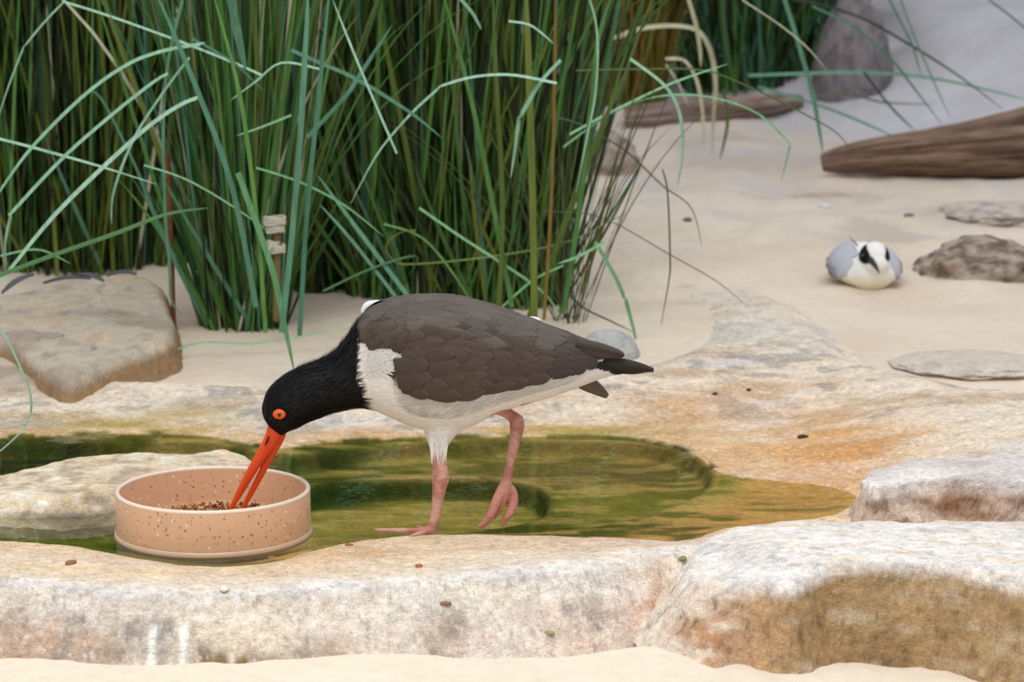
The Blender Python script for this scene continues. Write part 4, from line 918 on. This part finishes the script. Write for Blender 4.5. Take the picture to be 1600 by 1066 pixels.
def clump(name, label, base, rad, mix_k, mix_m, n_obj, n_stuff, group=None, lean_x=0.0, scale=1.0, heading=None, seed=1, spread=.25):
    """base (x, y), rad (rx, ry). Nearest blades are parts; the thick rest is joined"""
    r_ = np.random.default_rng(seed); root = empty(name, (base[0], base[1], float(ground_z(*base)))); tag(root, label, 'grass', group)
    tot = n_obj+n_stuff; items = []
    for i in range(tot):
        a_ = r_.uniform(0, 2*np.pi); rr = math.sqrt(r_.uniform(0, 1)); ox, oy = rad[0]*rr*math.cos(a_), rad[1]*rr*math.sin(a_)
        kd = r_.choice(list(mix_k), p=list(mix_k.values())); mk = r_.choice(list(mix_m), p=list(mix_m.values()))
        vi = int(r_.integers(len(KINDS[kd])))
        yaw = math.atan2(oy/rad[1], ox/rad[0]) + r_.normal(0, 1.1) if heading is None else r_.normal(heading, .6)
        tilt = r_.normal(0, .075)+spread*rr*.5; sc = scale*r_.uniform(.85, 1.15)
        items.append((oy, ox, kd, vi, mk, yaw, tilt, sc, r_.uniform()))
    items.sort(key=lambda q: q[0])
    step_ = max(1, len(items)//max(n_obj, 1)); Vs, Fs, Cs, mats, k = {}, {}, {}, {}, 0
    stuff = {}
    for idx, (oy, ox, kd, vi, mk, yaw, tilt, sc, cr_) in enumerate(items):
        gz = float(sand_z(np.array([base[0]+ox]), np.array([base[1]+oy]))[0])-root.location.z-.004
        M4 = Matrix.Translation((ox, oy, gz)) @ Matrix.Rotation(lean_x, 4, 'Y') @ Matrix.Rotation(yaw, 4, 'Z') @ Matrix.Rotation(tilt, 4, 'Y') @ Matrix.Rotation(cr_*6.28, 4, 'Z').lerp(Matrix.Identity(4), .8) @ Matrix.Diagonal((sc, sc, sc, 1))
        if idx < n_obj:
            o = bpy.data.objects.new('blade', var_mesh(kd, vi, mk)); COL.objects.link(o); o.parent = root; o.matrix_local = M4
        else:
            V_, F_ = KINDS[kd][vi]; A_ = np.array(M4); W4 = V_@A_[:3, :3].T+A_[:3, 3]
            s_ = stuff.setdefault(mk, [[], [], [], 0]); s_[0].append(W4); s_[1].append(F_+s_[3]); s_[2].append(np.full((len(W4), 3), cr_)); s_[3] += len(W4)
    # joined remainder, one part with several materials
    Vc, Fc, Cc, mi, off = [], [], [], [], 0
    ml = []
    for mk, (a_, b_, c_, n_) in stuff.items():
        Vc += a_; Fc.append(np.concatenate(b_)+off); Cc += c_; mi.append(np.full(len(Fc[-1]), len(ml), np.int32)); ml.append(GM[mk]); off += n_
    if Vc:
        me = mesh_np('grass_mass', np.concatenate(Vc), np.concatenate(Fc), cols=np.concatenate(Cc))
        for m_ in ml: me.materials.append(m_)
        me.polygons.foreach_set('material_index', np.concatenate(mi)); o = obj('grass_mass', me, None, root); o['kind'] = 'stuff'
    return root
bA = drop(375, 525, .03); bB = drop(720, 470, .03); bC = drop(120, 430, .05); bD = drop(985, 158, .1); bE = drop(1165, 150, .12); bG = drop(535, 452, .03); bI = drop(300, 425, .03)
cA = clump('grass_clump', 'tall green grass clump rooted in sand left of the bird', (bA.x, bA.y+.07), (.062, .055), dict(straight=.66, arch=.06, short=.28), dict(g=.46, o=.20, t=.13, d=.18, e=.03), 150, 260, seed=21, spread=.16)
cB = clump('grass_clump', 'wide dense green grass clump standing behind the bird', (bB.x-.005, bB.y+.02), (.165, .075), dict(straight=.68, arch=.05, short=.27), dict(g=.36, o=.30, t=.07, d=.24, e=.03), 280, 800, seed=22, spread=.22)
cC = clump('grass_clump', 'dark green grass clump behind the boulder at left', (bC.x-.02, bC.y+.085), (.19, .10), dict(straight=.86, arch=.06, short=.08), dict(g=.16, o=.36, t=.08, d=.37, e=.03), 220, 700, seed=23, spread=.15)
cD = clump('grass_clump', 'ochre brown grass clump behind the driftwood plank', (bD.x-.02, bD.y+.0), (.10, .08), dict(straight=.85, arch=.15), dict(b=.75, o=.25), 90, 260, seed=24, spread=.2)
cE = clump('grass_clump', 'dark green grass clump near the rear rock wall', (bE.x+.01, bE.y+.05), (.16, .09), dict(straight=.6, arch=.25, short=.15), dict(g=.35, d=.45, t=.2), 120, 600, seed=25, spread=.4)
cG = clump('grass_clump', 'shade-coloured grass clump filling the gap between left and wide clumps', (bG.x, bG.y+.02), (.085, .05), dict(straight=.85, short=.15), dict(g=.2, o=.35, d=.45), 60, 240, seed=27, spread=.14)  # here and in the next clump, near-black blades paint the gap's shade
cI = clump('grass_clump', 'shade-coloured grass clump between the boulder clump and left clump', (bI.x, bI.y+.12), (.06, .06), dict(straight=.85, short=.15), dict(g=.2, o=.35, d=.45), 50, 150, seed=28, spread=.12)
bF = drop(890, 500, .03)
cF = clump('grass_tuft', 'wiry dark grass tuft at the right edge of the wide clump', (bF.x, bF.y), (.022, .03), dict(wiry=1.0), dict(w=.7, o=.3), 46, 0, seed=26, spread=.15)
# blades that stand out one by one: pixel course of the visible part, half width px, depth, root clump
HERO = [
 ('C','p',2.5,3.35,[(410,118),(370,100),(290,68),(180,28),(104,4),(98,5),(68,36),(40,70),(36,76),(15,130),(0,175),(-20,240)],0),
 ('A','p',4.2,3.15,[(316,68),(312,69),(260,78),(200,100),(130,150),(50,230),(0,298),(-30,345)],0),
 ('A','t',2.5,3.3,[(300,60),(340,82),(370,102),(412,142)],1),
 ('C','p',4,3.12,[(262,115),(240,128),(180,175),(100,245),(22,328),(17,336),(8,380),(10,415)],1),
 ('C','p',5,3.08,[(308,153),(285,162),(250,184),(200,225),(88,333),(0,440),(-40,480)],1),
 ('C','p',3,3.2,[(-40,205),(0,217),(50,230),(150,258),(245,288)],1),
 ('A','p',2.8,3.2,[(296,90),(258,140),(210,215),(178,298),(174,350)],1),
 ('A','t',3,3.2,[(285,0),(262,100),(255,200),(258,330),(265,420),(268,470),(285,492)],1),
 ('A','m',5.5,3.12,[(372,270),(390,320),(425,420),(445,510),(460,582)],1),
 ('A','t',8,3.25,[(358,-20),(365,20),(373,60),(384,110)],1),
 ('A','p',2.4,3.2,[(500,108),(440,98),(400,127),(360,157)],1),
 ('A','m',2.8,3.2,[(455,180),(410,198),(370,212)],1),
 ('B','t',4.2,3.3,[(455,78),(500,98),(560,125),(640,175),(690,215)],1),
 ('A','t',4.5,3.35,[(480,215),(540,150),(570,105),(612,40)],1),
 ('B','p',3,3.3,[(870,130),(800,117),(740,120),(690,134),(684,139),(640,180),(590,240),(548,318)],1),
 ('B','p',4,3.3,[(876,94),(845,128),(815,178),(811,186),(805,230),(798,278)],1),
 ('B','p',2.6,3.3,[(795,33),(830,40),(865,68)],1),
 ('B','p',2.2,3.3,[(918,-10),(930,30),(934,80),(930,150),(918,210),(900,300)],1),
 ('B','o',6,3.42,[(800,560),(850,440),(890,330),(940,200),(985,95)],1),
 ('B','p',3.4,3.40,[(985,92),(1035,130),(1058,165),(1067,210),(1066,250),(1058,292)],1),
 ('D','e',4,4.6,[(1070,-20),(1085,30),(1093,70),(1095,105)],1),
 ('D','e',5,4.7,[(960,60),(1000,45),(1050,40),(1090,48),(1110,80),(1118,130),(1115,180),(1113,242)],0),
 ('D','e',3.6,4.6,[(1040,92),(1070,95),(1090,130),(1098,180),(1100,232)],1),
 ('D','o',3,4.7,[(1130,140),(1137,190),(1125,250)],1),
 ('D','e',2.2,4.7,[(1040,100),(1060,130),(1075,165)],1),
 ('B','m',2.2,3.5,[(880,230),(950,180),(1020,152),(1100,150),(1180,175),(1232,222),(1234,228),(1228,255),(1220,285)],0),
 ('B','m',2.6,3.5,[(890,210),(955,175),(1050,130),(1137,100)],0),
 ('B','o',2,3.6,[(900,110),(1000,108),(1100,110),(1180,140),(1260,180),(1310,210),(1338,250)],1),
 ('D','e',1.8,4.0,[(1160,0),(1220,40),(1262,75),(1290,108)],1),
 ('E','t',4.5,4.4,[(1220,-20),(1245,60),(1268,140),(1278,190),(1286,240)],1),
 ('E','t',3.6,5.0,[(1170,118),(1250,115),(1350,113),(1440,120),(1520,135),(1620,160)],1),
 ('E','d',2.4,5.0,[(1350,113),(1390,165),(1430,205)],1),
 ('E','d',2.8,4.8,[(1240,0),(1275,5),(1350,30),(1430,75),(1500,120),(1566,170)],1),
 ('E','t',2.8,4.6,[(1270,10),(1330,40),(1390,90),(1430,140),(1472,195)],1),
 ('E','t',2.2,4.6,[(1380,-20),(1405,30),(1425,70),(1440,120)],1),
 ('E','t',3,4.9,[(1185,135),(1280,165),(1340,188),(1400,215)],1),
 ('E','w',2.2,5.0,[(1270,150),(1330,148),(1380,160),(1460,163)],1),
 ('E','t',2.0,4.6,[(1400,-20),(1430,60),(1460,130),(1485,185)],1),
 ('E','d',2.0,4.9,[(1545,0),(1575,22),(1620,60)],1),
 ('B','m',4.0,3.40,[(930,378),(960,430),(975,464),(978,470),(990,515),(996,542)],1),
 ('B','w',1.8,3.5,[(860,180),(910,195),(945,215),(985,242),(1035,290),(1080,325),(1097,385)],1),
 ('B','w',1.6,3.5,[(1035,265),(1043,300),(1047,400),(1045,440),(1030,522)],1),
 ('B','w',1.2,3.5,[(850,330),(940,340),(1050,400),(1120,440),(1172,482)],1),
 ('B','w',2.0,3.45,[(880,450),(910,480),(950,500),(992,520)],1),
 ('C','p',2.2,2.72,[(-40,470),(0,512),(30,570),(48,620),(42,662),(0,705),(-30,720)],1),
 ('C','g',5,3.05,[(-40,446),(0,430),(80,400),(180,365),(260,335),(325,325)],1),
 ('A','m',1.9,3.33,[(265,560),(280,545),(320,535),(400,536),(500,520),(565,510)],1),
 ('B','m',3,3.38,[(655,325),(720,370),(790,415),(850,458),(880,500)],1),
 ('B','o',2.2,3.38,[(650,360),(625,364),(604,382),(612,404),(640,413),(760,402),(880,380),(945,350),(985,330)],1),
 ('B','g',2.5,3.38,[(600,350),(660,372),(710,430),(745,490)],1),
 ('B','m',2.5,3.38,[(880,415),(830,440),(760,500),(700,530)],1),
 ('B','g',2.5,3.38,[(505,455),(580,420),(650,400),(640,430)],1),
 ('A','m',2.0,3.2,[(225,258),(290,280),(360,320),(420,362)],1),
 ('A','m',2.4,3.2,[(400,262),(470,285),(540,322),(600,370)],1),
 ('A','p',2.2,3.2,[(620,240),(560,100),(520,0)],1),
 ('C','m',2.2,3.3,[(0,400),(60,390),(110,412)],1),
 ('C','t',2.4,3.5,[(140,140),(165,165),(225,290),(262,390),(290,440)],1),
 ('B','p',3.4,3.42,[(712,-10),(738,20),(752,46)],1),
 ('A','t',5.5,3.12,[(440,520),(455,380),(470,200),(478,60),(482,-20)],1),
 ('A','g',4,3.14,[(415,520),(402,350),(375,150),(330,-20)],1),
 ('B','o',6.5,3.38,[(835,500),(832,300),(826,100),(822,-20)],1),
 ('B','b',3.2,3.37,[(850,500),(862,300),(867,100),(868,-20)],1),
 ('B','g',4.5,3.37,[(800,480),(770,320),(735,150),(690,-20)],1),
 ('B','g',4.5,3.37,[(880,490),(905,330),(925,150),(935,60),(960,-20)],1),
 ('A','t',5,3.13,[(400,480),(362,290),(300,120),(240,-20)],1),
 ('A','t',4.5,3.15,[(468,525),(480,330),(500,130),(515,-20)],1),
 ('B','t',4.5,3.38,[(668,505),(620,440),(560,360),(497,275)],1),
 ('B','t',3.5,3.38,[(650,505),(600,440),(545,370),(500,320)],1),
 ('B','o',4.5,3.36,[(780,480),(785,320),(775,120),(770,-20)],1),
 ('B','m',3.2,3.35,[(945,378),(905,400),(872,412)],1),
]
roots = dict(A=cA, B=cB, C=cC, D=cD, E=cE)
for ck, mk, hw, Y0, pts, _ in HERO:
    root = roots[ck]; n_ = max(3, 4*len(pts))
    P3 = np.array([tuple(at(a, b, Y0+.012*i)) for i, (a, b) in enumerate(pts)])
    C3 = cr_interp(P3, n_); t = np.linspace(0, 1, n_); kk = (Y0*CP+.4*SP_)/FPX
    W_ = hw*.85*kk*np.clip(1.0-np.clip((t-.55)/.45, 0, 1)**2*.85, .12, 1)
    V_, F_ = blade_np(C3, W_, np.array([0, -.75, .66]), .25)
    me = mesh_np('blade', V_-np.array(root.location), F_, cols=np.full((len(V_), 3), random.random())); o = obj('blade', me, GM[mk], root)

# small twine-bound stake and rusty rod among the blades
pk = drop(428, 500, .03); stake = empty('twine_stake', (pk.x, 3.41, .02)); tag(stake, 'short ochre stake bound with white twine inside the left clump', 'stake')
YS = 3.41; KS = 1/1190
def small_tube(name, pts, rad, mat, parent=None, nseg=10, n=16):
    V_, F_, cp = tube(pts, rad, nseg=nseg, n=n); bm = bmesh.new(); add_bm(bm, V_, F_, cp); bmesh.ops.recalc_face_normals(bm, faces=bm.faces); me = bpy.data.meshes.new(name); bm.to_mesh(me); bm.free(); me.polygons.foreach_set('use_smooth', [True]*len(me.polygons))
    return child(name, me, mat, parent) if parent else obj(name, me, mat)
small_tube('cane', [tuple(at(432, 345, YS)), tuple(at(433, 420, YS)), tuple(at(432, 500, YS))], [6*KS, 6*KS, 6*KS], mat_simple('cane_ochre', lin(112,98,54), .8), stake)
M_tw2 = mat_simple('twine_white', lin(206,202,186), .9, .1, bump=(500, .002))
for (a0, b0, r_, k_) in ((429, 340, 17, 4), (430, 352, 14, 4), (432, 384, 13, 4), (427, 378, 9, 3)):
    for j in range(k_):
        an = np.linspace(0, 2*np.pi*.999, 9); c_ = at(a0, b0+j*3.2, YS-.002)
        small_tube('twine', [(c_.x+r_*KS*math.cos(q+j), c_.y+.7*r_*KS*math.sin(q+j), c_.z+.0012*math.sin(2*q+j)) for q in an], [2.1*KS]*9, M_tw2, stake, 7, 28)
small_tube('twine', [tuple(at(424, 384, YS-.012)), tuple(at(420, 392, YS-.014)), tuple(at(418, 402, YS-.013))], [2*KS]*3, M_tw2, stake)
tag(small_tube('rusty_rod', [tuple(at(262, 235, 3.5)), tuple(at(267, 360, 3.5)), tuple(at(272, 520, 3.5))], [.0032]*3, mat_simple('rust', lin(112,60,34), .85, bump=(200, .001))), 'thin rusty rod upright between the two left clumps', 'rod')

# dark moulted feathers by the boulder
M_fd = mat_simple('moulted_feather', lin(88,88,94), .8)
for i, (a, b, L_, ang, lab) in enumerate([(105,441,24,.2,'dark grey moulted feather lying on top of the boulder'),(140,437,16,-.5,'small dark moulted feather near the boulder middle top edge'),(190,432,15,.1,'pale grey moulted feather behind the right boulder top'),(28,446,26,.9,'black and grey feather tuft left behind the boulder')]):
    P_ = at(a, b, 3.36+.01*i)
    t = np.linspace(0, 1, 12); v = np.linspace(-1, 1, 5); L2 = L_*1/1190*1.6
    Q = [(P_.x+(t_-.5)*L2*2*math.cos(ang)-v_*math.sin(ang)*.007*math.sin(math.pi*(t_*.9+.05)), P_.y+v_*.008*math.sin(math.pi*(t_*.9+.05)), P_.z+(t_-.5)*L2*.9*math.sin(ang)+.004*math.sin(3*t_)+.003*v_*v_) for t_ in t for v_ in v]
    me = mesh_np('feather', Q, grid_faces(12, 5)); o = obj('fallen_feather', me, M_fd); so = o.modifiers.new('s', 'SOLIDIFY'); so.thickness = .001
    tag(o, lab, 'feather')

# bits lying about
def bit(name, a, b, sx, sy, sz, colr, label, cat, rot=0, group=None, seed=0, z=.0):
    p = drop(a, b, z); bm = ball(1, 2); V = np.array([v.co[:] for v in bm.verts]); k = 1+.35*fbm(V[:, 0], V[:, 1], V[:, 2], f=1.4, o=3, s=seed)
    for v, q in zip(bm.verts, V*k[:, None]*np.array([sx, sy, sz])): v.co = q
    me = bpy.data.meshes.new(name); bm.to_mesh(me); bm.free(); o = obj(name, me, mat_simple(name, colr, .85, .15, bump=(400, .001)), None, (p.x, p.y, p.z+sz*.45)); o.rotation_euler.z = rot; return tag(o, label, cat, group)
for i, (a, b, s_, c_, lab) in enumerate([
 (1254,684,.0045,(70,64,60),'small black speck of debris on the orange wet rock'),
 (1117,616,.003,(70,74,66),'dark crumb on the rear rock shelf, nearer the bird tail'),
 (1170,610,.003,(66,66,58),'dark crumb on the rear rock shelf, right of another crumb'),
 (655,886,.0035,(176,106,74),'rust coloured crumb on the front ledge below the standing leg'),
 (545,852,.0028,(180,110,78),'tiny rust crumb on the ledge edge right of the bowl'),
 (424,872,.0028,(190,120,80),'tiny rust crumb on the ledge just below the bowl'),
 (110,881,.0045,(150,116,84),'brown flake on the front ledge left of the bowl'),
 (350,922,.0042,(236,232,222),'white fleck on the crest of the front ledge'),
 (859,930,.0038,(176,160,126),'tan husk on the white rock face below the pool'),
 (696,975,.0035,(150,116,92),'brown crumb stuck low on the front rock face'),
 (1222,834,.0045,(160,130,96),'curled brown husk on top of the large outcrop'),
 (1067,874,.004,(150,140,96),'olive leaf flake beside the left end of the outcrop'),
 (1446,831,.0035,(170,130,100),'brown crumb on the outcrop below the rock shelf'),
 (1290,324,.008,(220,220,226),'white feather scrap on the sand below the log tip'),
 (1420,338,.007,(140,126,112),'small brown clod on the sand right above the tern'),
 (1074,345,.007,(120,106,96),'dark brown clod on the sand near the grass'),
 (967,477,.004,(150,148,150),'grey pebble just under the pale round stone')][:16]):
    bit('debris' if c_[0] < 200 else 'white_scrap', a, b, s_*1.5, s_, s_*.55, lin(*c_), lab, 'debris', rot=i*.7, seed=500+i, z=.01)
